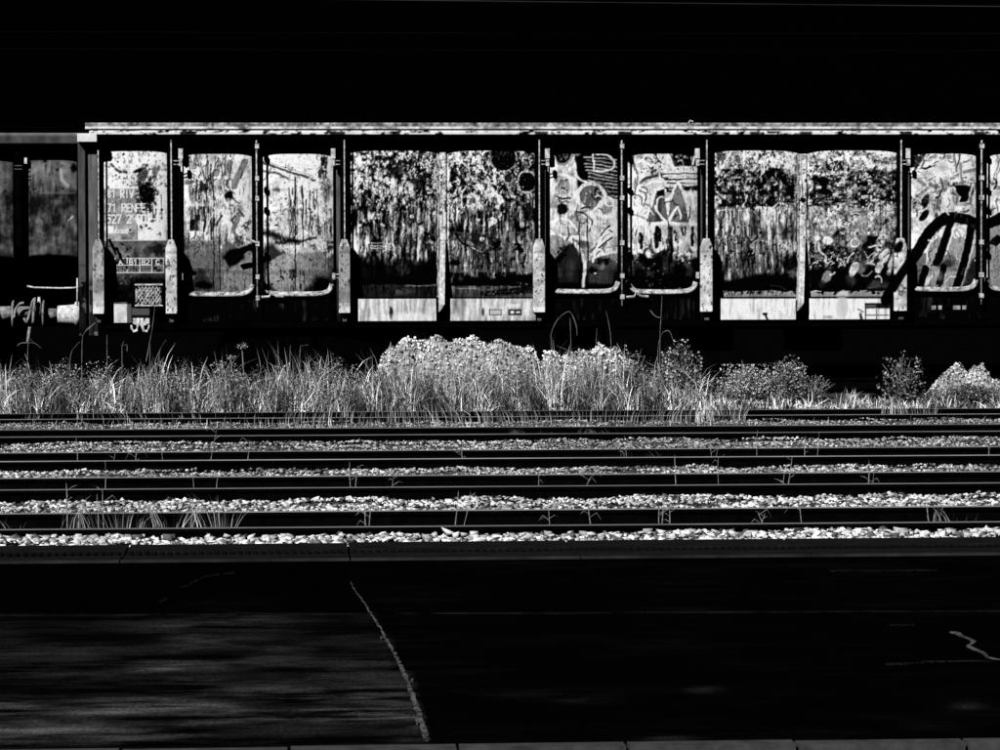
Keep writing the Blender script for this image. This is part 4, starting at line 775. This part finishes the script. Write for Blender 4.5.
for pts in ([(14, 318), (16, 309), (20, 304), (24, 303)], [(24, 318), (27, 322), (30, 312), (33, 301), (36, 298.5)], [(33, 323), (34, 308), (35, 300)], [(28, 342), (29, 334), (30, 327)]):
    MB().tube([P(a, c, WY+.3) for a, c in curve(pts, 4)], .022 if pts[0][1] < 340 else .028, 7).build('brake_hose', M_hose, nb, True)
MB().tube([P(39, 297, WY+.4), P(39.5, 304, WY+.4), P(40, 316, WY+.4)], [.02, .035, .015], 7).build('coupling_pin', M_light, nb, True)
R2 = WY+4.65
rear = plain_wagon(X(-260, R2), X(420, R2), R2, 'dull grimy freight wagon in the row behind, seen through the coupling gap', 0, .5, False)
RC = np.clip(78+260*(NM-.5)+120*(NB-.5)+110*(NV-.5)+80*(NF-.5), 4, 215); PCs = CAN; CAN = RC
rect(-200, 145, 90, 192, 112, 6, .55); rect(-200, 192.5, 90, 300, 40, 3, .35); stroke([(61, 170), (62, 180), (68, 186)], 3, 175, 1.5); ell(74, 168, 3, 5, 5, 0, 1.5, 1, .6); stroke([(69, 220), (73, 216.5)], 1.6, 225, .6); rect(30, 198, 42, 208, 15, 4, .8); drips(26, 165, 75, 230, 40, 15, 16, 1.6, 201); specks(4, 160, 74, 235, 60, 12, 1.6, 202); rect(40, 192, 76, 194, 130, 1, .5)
RC = np.where(GY < 148, np.clip(75+60*(NM-.5)+40*np.clip((136-GY), 0, 1), 10, 200), CAN); CAN = PCs
painted(rear, 'roof_fascia', -255, 200, 133, 143.5, R2, 0, RC, step=1.1, thick=.05)
for a, c in ((-210, -110), (-100, 13.5), (22.5, 78), (83, 195)): painted(rear, 'wall_panel', a, c, 146, 312, R2+.33, .06, RC, step=1.0, rb=6)
for p in (18, 80, -105): MB().box(X(p-3, R2+.1), X(p+3, R2+.1), R2+.12, R2+.33, Z(318, R2), Z(146, R2)).build('side_post', M_black, rear)
for q in (167, 283):
    b = MB(); z = Z(q, R2)
    for dz in (-.03, .03): b.tube([(X(14, R2), R2+.1, z+dz), (X(22, R2), R2+.1, z+dz)], .01)
    b.build('hinge', M_grey, rear)
MB().box(X(22.5, R2), X(26.5, R2), R2+.2, R2+.3, Z(163, R2), Z(157, R2)).build('hinge_knuckle', M_light, rear)
bogie(rear, X(-60, R2), R2+1.43, WTR); bogie(rear, X(330, R2), R2+1.43, WTR)

# ------------------------------------------------------------------ overhead wires
for py, Yw, px0, px1, m, lab in ((50.5, 45.24, -60, 1060, M_wire, 'faint contact wire lowest in the black sky above the wagon roof'), (33.5, 40.7, -60, 1060, M_wire, 'faint contact wire in the middle of the black sky'), (3.0, 35.7, -60, 1060, M_brightwire, 'contact wire at the very top edge of the black sky')):
    z = P(650, py, Yw)[2]; sl_ = .0085 if py < 10 else 0; xs_ = np.linspace(X(-60, Yw, 50), X(1060, Yw, 50), 30)
    o = MB().tube([(x, Yw, z-sl_*(x-X(650, Yw, 50))+.00012*(x-2)**2) for x in xs_], .0065, 6).build('overhead_wire', m); tag(o, lab, 'wire', 'overhead contact wires')

# ------------------------------------------------------------------ grass, weeds, shrubs, heaps
def grass(name, bx, by, bz, h, wd, lean, label, seed, tlo=.06, thi=.5, cat='grass'):
    r = np.random.default_rng(seed); n = len(bx); az = r.uniform(0, 2*math.pi, n); d = np.stack([np.cos(az), np.sin(az), np.zeros(n)], 1)
    fa = r.uniform(-.9, .9, n); sd_ = np.stack([np.cos(fa), np.sin(fa), np.zeros(n)], 1)
    B = np.stack([bx, by, bz], 1); ln = lean*r.uniform(.15, 1, n)**1.3
    ts = (0, .4, .75, 1); P_ = []
    for t, ww in zip(ts, (1, .9, .6, .0)):
        c = B+np.array([0, 0, 1])*(h*(t-.35*ln*t**3))[:, None]+d*(h*ln*t**2.2)[:, None]
        if ww > 0: P_ += [c-sd_*(wd*ww/2)[:, None], c+sd_*(wd*ww/2)[:, None]]
        else: P_.append(c)
    V = np.stack(P_, 1); k = 7; base = (np.arange(n)*k)[:, None]
    tri = np.array([(0, 1, 3), (0, 3, 2), (2, 3, 5), (2, 5, 4), (4, 5, 6)])
    Fc = (tri[None]+base[:, :, None]).reshape(-1, 3)
    cn = np.sin(bx*5.1+2*np.sin(by*3.3+bx*1.3))*np.sin(bx*1.7+1.1)+.7*np.sin(bx*11.3+by*4)+.4*r.normal(size=n)
    a = np.repeat(np.where(r.random(n) < .36, r.uniform(.002, .03, n), (tlo+(thi-tlo)*r.random(n)**1.5)*np.clip(.85+.75*cn, .06, 1.9)), k)
    me = raw_mesh(name, V.reshape(-1, 3), Fc, 3); tones(me, a); o = link(name, me, M_blade); return tag(o, label, cat, None, 'stuff')
def bankz(y): return np.interp(y, [46.1, 46.9, 47.6, 49], [-.13, -.03, .09, .11])
r = np.random.default_rng(11)
TOP = [(-40, .78), (40, .72), (90, .8), (150, .8), (240, .78), (330, .86), (390, .86), (470, .8), (540, .95), (600, .95), (690, .75), (712, .42), (800, .3), (900, .3), (1040, .32)]
def patch(n, y0, y1, pw):
    by = y0+(y1-y0)*r.random(n); px = -25+1050*r.random(n)
    cl = np.sin(px*.11+3*np.sin(px*.031))*.5+.5
    h = np.interp(px, [t[0] for t in TOP], [t[1] for t in TOP])*np.where(r.random(n) < .62, .18+.4*r.random(n), np.where(r.random(n) < .75, .4+.4*r.random(n), .6+.65*r.random(n)))*(.6+.5*cl)
    bx = np.array([X(p, y, 400) for p, y in zip(px, by)]); return px, bx, by, h
px_, bx, by, h = patch(30000, 46.2, 47.7, .9)
keep = (px_ < 715) | (by < 47.2)
px_, bx, by, h = px_[keep], bx[keep], by[keep], h[keep]
grass('grass', bx, by, bankz(by), h, r.uniform(.004, .013, len(h))*np.where(h < .4, 1.5, 1), r.uniform(.15, 1.5, len(h)), 'dense tall pale grass on the bank in front of the wagon', 12, .1, .85)
n = 7000; px_ = -25+735*r.random(n); by = 46.2+1.1*r.random(n); hb = .12+.5*r.random(n)
grass('matted_grass', np.array([X(p, y, 390) for p, y in zip(px_, by)]), by, bankz(by)+.32*r.random(n)**1.5, hb, r.uniform(.004, .012, n), r.uniform(1.2, 2.6, n), 'bent and matted dead grass tangled through the bank', 16, .1, .8)
px_, bx, by, h = patch(17000, 46.15, 47.25, 1); h = np.where(px_ < 700, np.minimum(h*.45, .3), np.minimum(h*.9, .3)); kp = (px_ > 690) | (r.random(len(h)) < .35); px_, bx, by, h = px_[kp], bx[kp], by[kp], h[kp]
grass('short_grass', bx, by, bankz(by), h, r.uniform(.01, .026, len(h)), np.full(len(h), .9), 'short bright grass along the far rail of the overgrown track', 13, .4, .9)
# finer leaf litter that fills the grass: tiny leaves
def leaves(name, c, size, label, seed, tlo=.04, thi=.45, cat='foliage', parent=None, kind=None, m=None):
    r = np.random.default_rng(seed); n = len(c); R = rotm(n, r); q = np.array([(-.5, 0, 0), (0, -.28, .06), (.5, 0, 0), (0, .28, .06)])
    V = np.einsum('nij,kj->nki', R, q)*size[:, None, None]+c[:, None, :]
    Fc = np.arange(n*4).reshape(n, 4); a = np.repeat(np.where(r.random(n) < .3, r.uniform(.004, .03, n), tlo+(thi-tlo)*r.random(n)**1.7), 4)
    V = V.reshape(-1, 3)-(np.array(parent.location) if parent else 0)
    me = raw_mesh(name, V, Fc, 4); tones(me, a); o = link(name, me, m or M_blade, parent); return tag(o, label, cat if not parent else None, None, kind)
n = 36000; px_ = -20+725*r.random(n); by = 46.25+1.2*r.random(n); hh = np.interp(px_, [t[0] for t in TOP], [t[1] for t in TOP])
cp = -20+725*r.random(150); ci = r.integers(0, 150, n); ch = r.uniform(.06, .72, 150); sel = r.random(n) < .6
px_ = np.where(sel, cp[ci]+r.normal(size=n)*9, px_); hh = np.interp(px_, [t[0] for t in TOP], [t[1] for t in TOP]); k = np.where(sel, hh*np.clip(ch[ci]+r.normal(size=n)*.1, .02, 1), r.random(n)**1.5*hh*.5)
c = np.stack([np.array([X(p, y, 390) for p, y in zip(px_, by)]), by, bankz(by)+.03+k], 1)
leaves('weed_leaves', c, r.uniform(.01, .036, n), 'small weed leaves mixed into the tall grass', 14, .06, .55, 'weeds', kind='stuff')
# grass tufts between the rails
def tuft(name, pxa, pxb, Y, n, hmin, hmax, label, seed, zb=-.2, lean=.35, dy=.45, tl=.15, th=.6):
    rr = np.random.default_rng(seed); p = rr.uniform(pxa, pxb, n); y = Y+rr.uniform(-dy, dy, n)
    bxx = np.array([X(a, c, 500) for a, c in zip(p, y)]); grass(name, bxx, y, np.full(n, zb), rr.uniform(hmin, hmax, n), rr.uniform(.0025, .007, n), lean*rr.uniform(.4, 2.6, n), label, seed, tl, th)
tuft('grass_tuft', 180, 236, 26.8, 90, .12, .52, 'thick tuft of thin grass between the nearest rails, left of centre', 21)
tuft('grass_tuft', 140, 182, 26.8, 30, .14, .45, 'sparse grass just left of the thick tuft between the nearest rails', 22)
tuft('grass_tuft', 58, 140, 26.8, 85, .14, .5, 'scattered thin grass between the nearest rails near the left edge', 23)
tuft('grass_tuft', 0, 22, 26.8, 16, .14, .3, 'small pale tuft between the nearest rails at the left edge', 24)
tuft('grass_tuft', 925, 975, 26.8, 26, .14, .34, 'loose grass between the nearest rails near the right edge', 25)
tuft('grass_tuft', 590, 720, 36.0, 60, .1, .26, 'low sparse weeds between the third track rails right of centre', 26, tl=.05, th=.3)
tuft('grass_tuft', 505, 545, 40.7, 420, .08, .3, 'dark low weed mat between the fourth track rails, just right of centre', 27, lean=1, tl=.02, th=.2)
tuft('grass_tuft', 575, 640, 40.7, 460, .08, .3, 'dark low weed mat between the fourth track rails, right of its twin', 28, lean=1, tl=.02, th=.2)
tuft('grass_tuft', -10, 1010, 43.2, 700, .05, .16, 'short grass blades in the gravel before the overgrown track', 29, zb=-.08, dy=1.0)
tuft('grass_tuft', 280, 700, 44.2, 800, .1, .4, 'grass spilling over the overgrown fifth track', 30, zb=-.1, dy=.9, tl=.08, th=.5)
tuft('grass_tuft', 20, 280, 44.6, 160, .1, .3, 'thin grass on the left stretch of the overgrown track', 31, zb=-.1, dy=.7, tl=.08, th=.5)
tuft('grass_tuft', 695, 745, 44.3, 240, .1, .42, 'pale arching tuft on the overgrown track right of the round shrubs', 32, zb=-.1, dy=.5, tl=.2, th=.7)
tuft('grass_tuft', 880, 940, 45.2, 160, .1, .42, 'spiky tuft on the overgrown track near the right edge', 33, zb=-.1, dy=.4, tl=.1, th=.5)
# single weed stalks on the tracks: (px, base py, top px, top py, Y)
WEED = {'nearest track': (26.7, [(66, 525, 66, 483), (97, 526, 98, 494), (103, 526, 104, 488), (370, 524, 371, 497), (367, 524, 366, 505), (455, 525, 457, 491), (460, 525, 470, 492), (548, 523, 549, 505), (591, 523, 590, 508), (660, 523, 660, 508), (663, 523, 664, 500), (672, 523, 668, 508), (755, 521, 764, 513), (801, 522, 801, 504), (766, 521, 758, 512), (930, 521, 928, 498), (937, 521, 944, 503)]),
        'second track': (31.3, [(104, 487, 105, 461), (193, 488, 193, 470), (214, 487, 220, 470), (352, 486, 350, 462), (356, 486, 357, 466), (391, 486, 393, 470), (537, 487, 538, 473), (577, 486, 592, 476), (675, 484, 676, 455), (719, 484, 719, 457), (788, 483, 791, 457), (784, 483, 784, 472), (868, 482, 868, 460), (870, 482, 874, 470)]),
        'third track': (35.7, [(77, 459, 76, 438), (110, 459, 117, 446), (134, 459, 138, 447), (165, 459, 162, 446), (210, 459, 216, 430), (247, 458, 249, 440), (461, 458, 461, 447), (626, 457, 625, 436), (712, 456, 711, 441), (757, 456, 758, 430), (806, 455, 805, 436), (818, 455, 818, 432), (988, 454, 988, 446)])}
ordw = ['first', 'second', 'third', 'fourth', 'fifth', 'sixth', 'seventh', 'eighth', 'ninth', 'tenth', 'eleventh', 'twelfth', 'thirteenth', 'fourteenth', 'fifteenth', 'sixteenth', 'seventeenth', 'eighteenth']
def stalk(p0, q0, p1, q1, Y, rad, seed, nleaf):
    rr = random.Random(seed); A = P(p0, q0, Y); A[2] = -.2; T = P(p1, q1, Y); A = np.array([A[0], Y, -.2]); L = T-A; b = MB()
    pts = [A+L*t+np.array([math.sin(t*3+seed)*.012, 0, 0]) for t in (0, .3, .6, .85, 1)]
    b.tube(pts, [rad, rad, rad*.85, rad*.7, rad*.3], 5)
    return b, pts
for name, (Y, lst) in WEED.items():
    for k, (p0, q0, p1, q1) in enumerate(sorted(lst)):
        b, pts = stalk(p0, q0, p1, q1, Y, random.uniform(.0025, .0055), k, 2); rt = empty('weed_stalk', pts[0]); b.build('stem', M_twig, rt)
        for j in range(random.randint(1, 3)):
            t = random.uniform(.45, .95); c = pts[0]+(pts[-1]-pts[0])*t; s = random.choice((-1, 1)); L = random.uniform(.04, .14)
            MB().tube([c, c+np.array([s*L*.6, random.uniform(-.03, .03), L*.4]), c+np.array([s*L, random.uniform(-.05, .05), L*random.uniform(-.3, .7)])], [.0015, .003, .0006], 4).build('leaf', M_twig, rt)
        tag(rt, 'thin dry weed stalk, %s from the left between the rails of the %s' % (ordw[k], name), 'weed', 'weed stalks between the rails')
# tall reeds of the bank
REED = [(552, 398, [(552, 350), (551, 335), (556, 322), (562, 315)], [(570, 312), (576, 325), (577, 336)], 'tall arching reed left of the two bent reeds before the double door'),
        (571, 398, [(571, 350), (570, 318)], None, 'straight reed stem under the left leaf of the second double door'),
        (611, 396, [(611, 345), (609, 325), (606, 311)], None, 'slightly bent upright reed under the lock rods of the second door'),
        (596, 398, [(596, 350), (597, 328)], None, 'thin short reed below the second door'),
        (660, 398, [(660, 340), (661, 318), (662, 296)], [(655, 316), (650, 310)], 'tallest reed of all, rising in front of the second door right leaf'),
        (658, 398, [(658, 350), (663, 332)], [(669, 331), (673, 340)], 'short leafy reed at the foot of the tallest reed'),
        (150, 400, [(150, 350), (152, 330), (155, 306)], [(148, 352), (146, 362)], 'upright reed below the wire mesh label holder'),
        (122, 398, [(122, 352), (122, 346), (124, 341)], [(127, 345), (127, 352)], 'hooked reed tip below the lettered end panel'),
        (107, 398, [(107, 345), (107, 335)], None, 'short straight reed left of the hooked reed'),
        (82, 400, [(82, 345), (85, 332), (90, 326)], [(94, 324), (95, 322)], 'pale bent reed rising to the foot of the wagon end post'),
        (70, 400, [(70, 360), (76, 346), (80, 342)], None, 'bent pale leaf left of the wagon end post'),
        (160, 398, [(155, 368), (160, 350), (166, 340)], [(158, 366), (164, 357)], 'long slanting grass leaf right of the label holder'),
        (28, 400, [(28, 345), (34, 343), (41, 348)], [(22, 343), (17, 346)], 'arching weed under the brake hoses'),
        (300, 398, [(300, 352), (303, 346), (308, 345)], None, 'slender grass stalk below the first double door'),
        (291, 398, [(290, 355), (291, 345)], None, 'thin upright stalk left of the slender grass stalk'),
        (737, 404, [(738, 388), (745, 378), (752, 374)], [(741, 380), (739, 376)], 'pale forked stalk before the round shrubs at right'),
        (365, 400, [(366, 365), (372, 358)], None, 'thin slanted stalk left of the pale rubble heap')]
for k, (bx0, by0, pts, tip, lab) in enumerate(REED):
    Y = 46.35+.05*(k % 5); base = P(bx0, by0, Y); base[2] = float(bankz(np.array(Y))); rt = empty('tall_reed', base)
    P3 = [base]+[P(a, c, Y) for a, c in pts]; cv = curve([(p[0], p[2]) for p in P3], 5); n = len(cv)
    MB().tube([(a, Y, c) for a, c in cv], [.006-.004*i/n for i in range(n)], 5).build('stem', M_reed, rt)
    if tip:
        q = [pts[-1] if len(pts) < 3 else pts[-2]]+tip if k not in (0, 1) else [pts[-1]]+tip
        cv = curve([(P(a, c, Y)[0], P(a, c, Y)[2]) for a, c in q], 5); n = len(cv)
        MB().tube([(a, Y-.01, c) for a, c in cv], [.003+.005*math.sin(math.pi*i/n) if i < n-1 else .001 for i in range(n)], 5).build('leaf', M_reed, rt)
    for j in range(3):
        c = base+np.array([0, 0, random.uniform(.15, .45)]); s = random.choice((-1, 1)); L = random.uniform(.12, .3)
        MB().tube([c, c+np.array([s*L*.3, -.02, L*.7]), c+np.array([s*L*.6, -.03, L*random.uniform(.5, 1)])], [.005, .009, .001], 4).build('leaf', M_twig, rt)
    tag(rt, lab, 'reed', 'tall reeds on the bank')
# shrubs
def shrub(px, pyt, pyb, wpx, Y, n, label, seed, thi=.5, size=(.025, .06), tlo=.03):
    rr = np.random.default_rng(seed); bt = P(px, pyb, Y); zt = P(px, pyt, Y)[2]; rt = empty('shrub', (bt[0], Y, bt[2])); W = wpx*Y/F/2; H = zt-bt[2]
    b = MB(); tips = []
    for k in range(13):
        a = rr.uniform(0, 6.28); q = rr.uniform(.2, .95); hh = H*rr.uniform(.55, .97)*(1-.35*q*q); tp = np.array([bt[0]+W*q*math.cos(a), Y+W*.6*q*math.sin(a), bt[2]+hh]); tips.append(tp)
        m_ = np.array(rt.location)*.5+tp*.5+np.array([0, 0, H*.1]); b.tube([tuple(rt.location), tuple(m_), tuple(tp)], [.012, .008, .003], 5)
    b.build('stem', M_twig, rt)
    n = int(n*1.9); nc = 26; q = rr.normal(size=(nc, 3)); q /= np.linalg.norm(q, axis=1)[:, None]; q *= rr.uniform(.45, .92, (nc, 1)); q[:, 2] = np.abs(q[:, 2])
    cc = np.array(rt.location)+q*np.array([W, W*.7, H*.9])+np.array([0, 0, H*.06]); i = rr.integers(0, nc, n)
    c = cc[i]+np.clip(rr.normal(size=(n, 3)), -1.7, 1.7)*np.array([W*.17, W*.15, H*.1])
    m2 = rr.random(n) < .25; c[m2] = np.array(rt.location)+np.clip(rr.normal(size=(m2.sum(), 3)), -1.6, 1.6)*np.array([W*.45, W*.3, H*.25])+np.array([0, 0, H*.4])
    c[:, 2] = np.maximum(c[:, 2], bt[2]+.02)
    leaves('foliage', c, rr.uniform(size[0], size[1], n), None, seed, tlo, thi, parent=rt, m=M_blade)
    tag(rt, label, 'shrub', 'shrubs along the bank')
shrub(681, 340, 402, 52, 46.7, 2200, 'upright leafy shrub before the stake pocket between second doors and blotched panels', 41, .55)
shrub(744, 357, 396, 62, 47.1, 2600, 'rounded shrub with fine pale leaves, left of the pair under the blotched panels', 42, .85, (.015, .04), .1)
shrub(784, 355, 396, 54, 47.1, 1900, 'darker pointed shrub, right of the pair under the blotched panels', 43, .6, (.02, .045))
shrub(814, 372, 398, 40, 47.0, 450, 'low dark scrub right of the pointed shrub', 44, .35, (.02, .05))
shrub(903, 348, 402, 52, 46.9, 480, 'open dark shrub with loose leaves under the third double door', 45, .3, (.03, .08))
shrub(966, 383, 402, 100, 46.9, 1900, 'low shrub before the pale rubble at the right edge', 46, .22, (.02, .06))
shrub(63, 356, 402, 36, 46.7, 1000, 'bushy weed with bright leaf heads near the left edge', 47, .6, (.02, .05))
shrub(30, 362, 402, 46, 46.8, 900, 'broad weed clump at the left edge beneath the buffers', 48, .5, (.02, .05))
shrub(228, 362, 400, 40, 46.9, 700, 'weed with pale flower heads below the first double door', 49, .55, (.02, .045))
shrub(632, 345, 402, 40, 46.9, 1000, 'tangled weed beside the smaller pale heap', 50, .45, (.02, .05))
shrub(335, 356, 400, 60, 47.0, 1000, 'dim weed clump left of the large rubble heap', 51, .3, (.02, .05))
# flower heads of two umbel weeds
for p, q, rr_, lab in ((242, 346, .075, 'pale flower head standing highest below the first double door'), (231, 358, .06, 'pale flower head in the middle of three below the first door'), (221, 364, .08, 'pale flower head lowest of three below the first door')):
    c = P(p, q, 46.9); rt = empty('umbel_weed', (c[0]+.04, 46.9, 0)); MB().tube([(c[0]+.04, 46.9, 0), (c[0]+.02, 46.9, c[2]*.6), tuple(c)], .007, 5).build('stem', M_twig, rt)
    g = np.random.default_rng(int(p)); cc = c+g.normal(size=(90, 3))*np.array([rr_*.5, rr_*.4, rr_*.32]); leaves('flower_head', cc, g.uniform(.015, .035, 90), None, 5, .2, .6, parent=rt); tag(rt, lab, 'weed', 'umbel weeds')
# heaps
def heap(prof, Y, depth, label, seed, m=M_heap, tm=1.0):
    """prof: list of (px, top py); a rough mound on the bank"""
    p0, p1 = prof[0][0], prof[-1][0]; x0, x1 = X(p0, Y, 350), X(p1, Y, 350); nx = int((p1-p0)*1.1); nyy = 44; rr = np.random.default_rng(seed)
    xs = np.linspace(x0, x1, nx); hz = np.interp(np.linspace(p0, p1, nx), [a for a, _ in prof], [Z(c, Y) for _, c in prof])
    v = np.linspace(-1, 1, nyy); U, Wv = np.meshgrid(np.arange(nx), v); base = -.05
    fall = np.where(Wv < 0, 1-np.abs(Wv)**1.5, np.sqrt(np.clip(1-Wv**2, 0, 1))); Zz = base+(hz[U.astype(int)]-base)*fall
    Xx = xs[U.astype(int)]; Yy = Y+Wv*depth
    Zz = Zz+rr.normal(size=Zz.shape)*.014*(fall > .05); Yy = Yy+rr.normal(size=Zz.shape)*.014; Xx = Xx+rr.normal(size=Zz.shape)*.006
    gA = rr.normal(size=(nyy//5+2, nx//9+2)); iu = np.arange(nx)/9.; iv = np.arange(nyy)/5.; a0 = iu.astype(int); b0 = iv.astype(int); fu = (iu-a0)[None]; fv = (iv-b0)[:, None]
    g1 = ((gA[b0][:, a0]*(1-fu)+gA[b0][:, a0+1]*fu)*(1-fv)+(gA[b0+1][:, a0]*(1-fu)+gA[b0+1][:, a0+1]*fu)*fv)*.06; Zz += g1*(fall > .05)
    V = np.stack([Xx.ravel(), Yy.ravel(), Zz.ravel()], 1); idx = np.arange(Xx.size).reshape(Xx.shape)
    o = link('rubble_heap', raw_mesh('rubble_heap', V, np.stack([idx[:-1, :-1], idx[:-1, 1:], idx[1:, 1:], idx[1:, :-1]], -1).reshape(-1, 4), 4), m)
    nf = int((p1-p0)*16); ii = rr.integers(0, nx, nf); jj = (nyy//2+3-(nyy//2-1)*np.abs(rr.normal(size=nf))*.36).astype(int).clip(3, nyy//2+3); cc = np.stack([Xx[jj, ii], Yy[jj, ii], Zz[jj, ii]], 1)
    Vs = (CUB_V[None]*rr.uniform(.6, 1.2, (nf, 8, 1))+rr.normal(size=(nf, 8, 3))*.15)*(.008+.024*rr.random(nf)**2.5)[:, None, None]*np.array([1.2, 1, .7])
    Vs = np.einsum('nij,nkj->nki', rotm(nf, rr), Vs)+cc[:, None, :]
    mp_ = raw_mesh('rubble_pieces', Vs.reshape(-1, 3), (CUB_F[None]+(np.arange(nf)*8)[:, None, None]).reshape(-1, 3), 3); tones(mp_, np.repeat(np.where(rr.random(nf) < .2, rr.uniform(.01, .1, nf), rr.uniform(.4, .9, nf))*tm*np.clip(1.0+.4*np.sin(cc[:, 0]*7+cc[:, 2]*9), .3, 1.4), 8))
    link('rubble_pieces', mp_, M_stone, o)['kind'] = 'stuff'
    return tag(o, label, 'rubble heap', 'pale rubble heaps')
heap([(366, 396), (376, 378), (384, 356), (391, 346), (396, 344), (402, 339), (410, 343), (418, 341), (426, 338), (440, 339), (452, 342), (464, 340), (478, 342), (492, 345), (500, 343), (506, 347), (520, 346), (528, 350), (536, 362), (546, 380), (554, 396)], 47.55, .55, 'large pale rubble heap under the middle of the wagon', 61)
heap([(541, 372), (545, 355), (556, 355), (562, 362), (568, 357), (580, 352), (596, 348), (603, 346), (612, 351), (622, 358), (634, 366), (643, 378)], 47.6, .5, 'smaller pale heap under the second double door, right of the large one', 62)
heap([(926, 396), (934, 388), (940, 380), (947, 373), (954, 371), (962, 373), (974, 370), (984, 373), (992, 379), (1002, 388), (1012, 396)], 47.6, .35, 'low flat pale heap at the right edge', 63, M_heap, .7)
# trodden pale heads among the stalks: upper fringe on the heaps
n = 1700; px_ = 380+265*r.random(n); by = 46.9+.5*r.random(n); hb = .2+.5*r.random(n)**1.5
grass('grass', np.array([X(p, y, 380) for p, y in zip(px_, by)]), by, bankz(by), hb, r.uniform(.005, .012, n), np.full(n, .5), 'thin pale grass climbing the faces of the rubble heaps', 71, .06, .7)
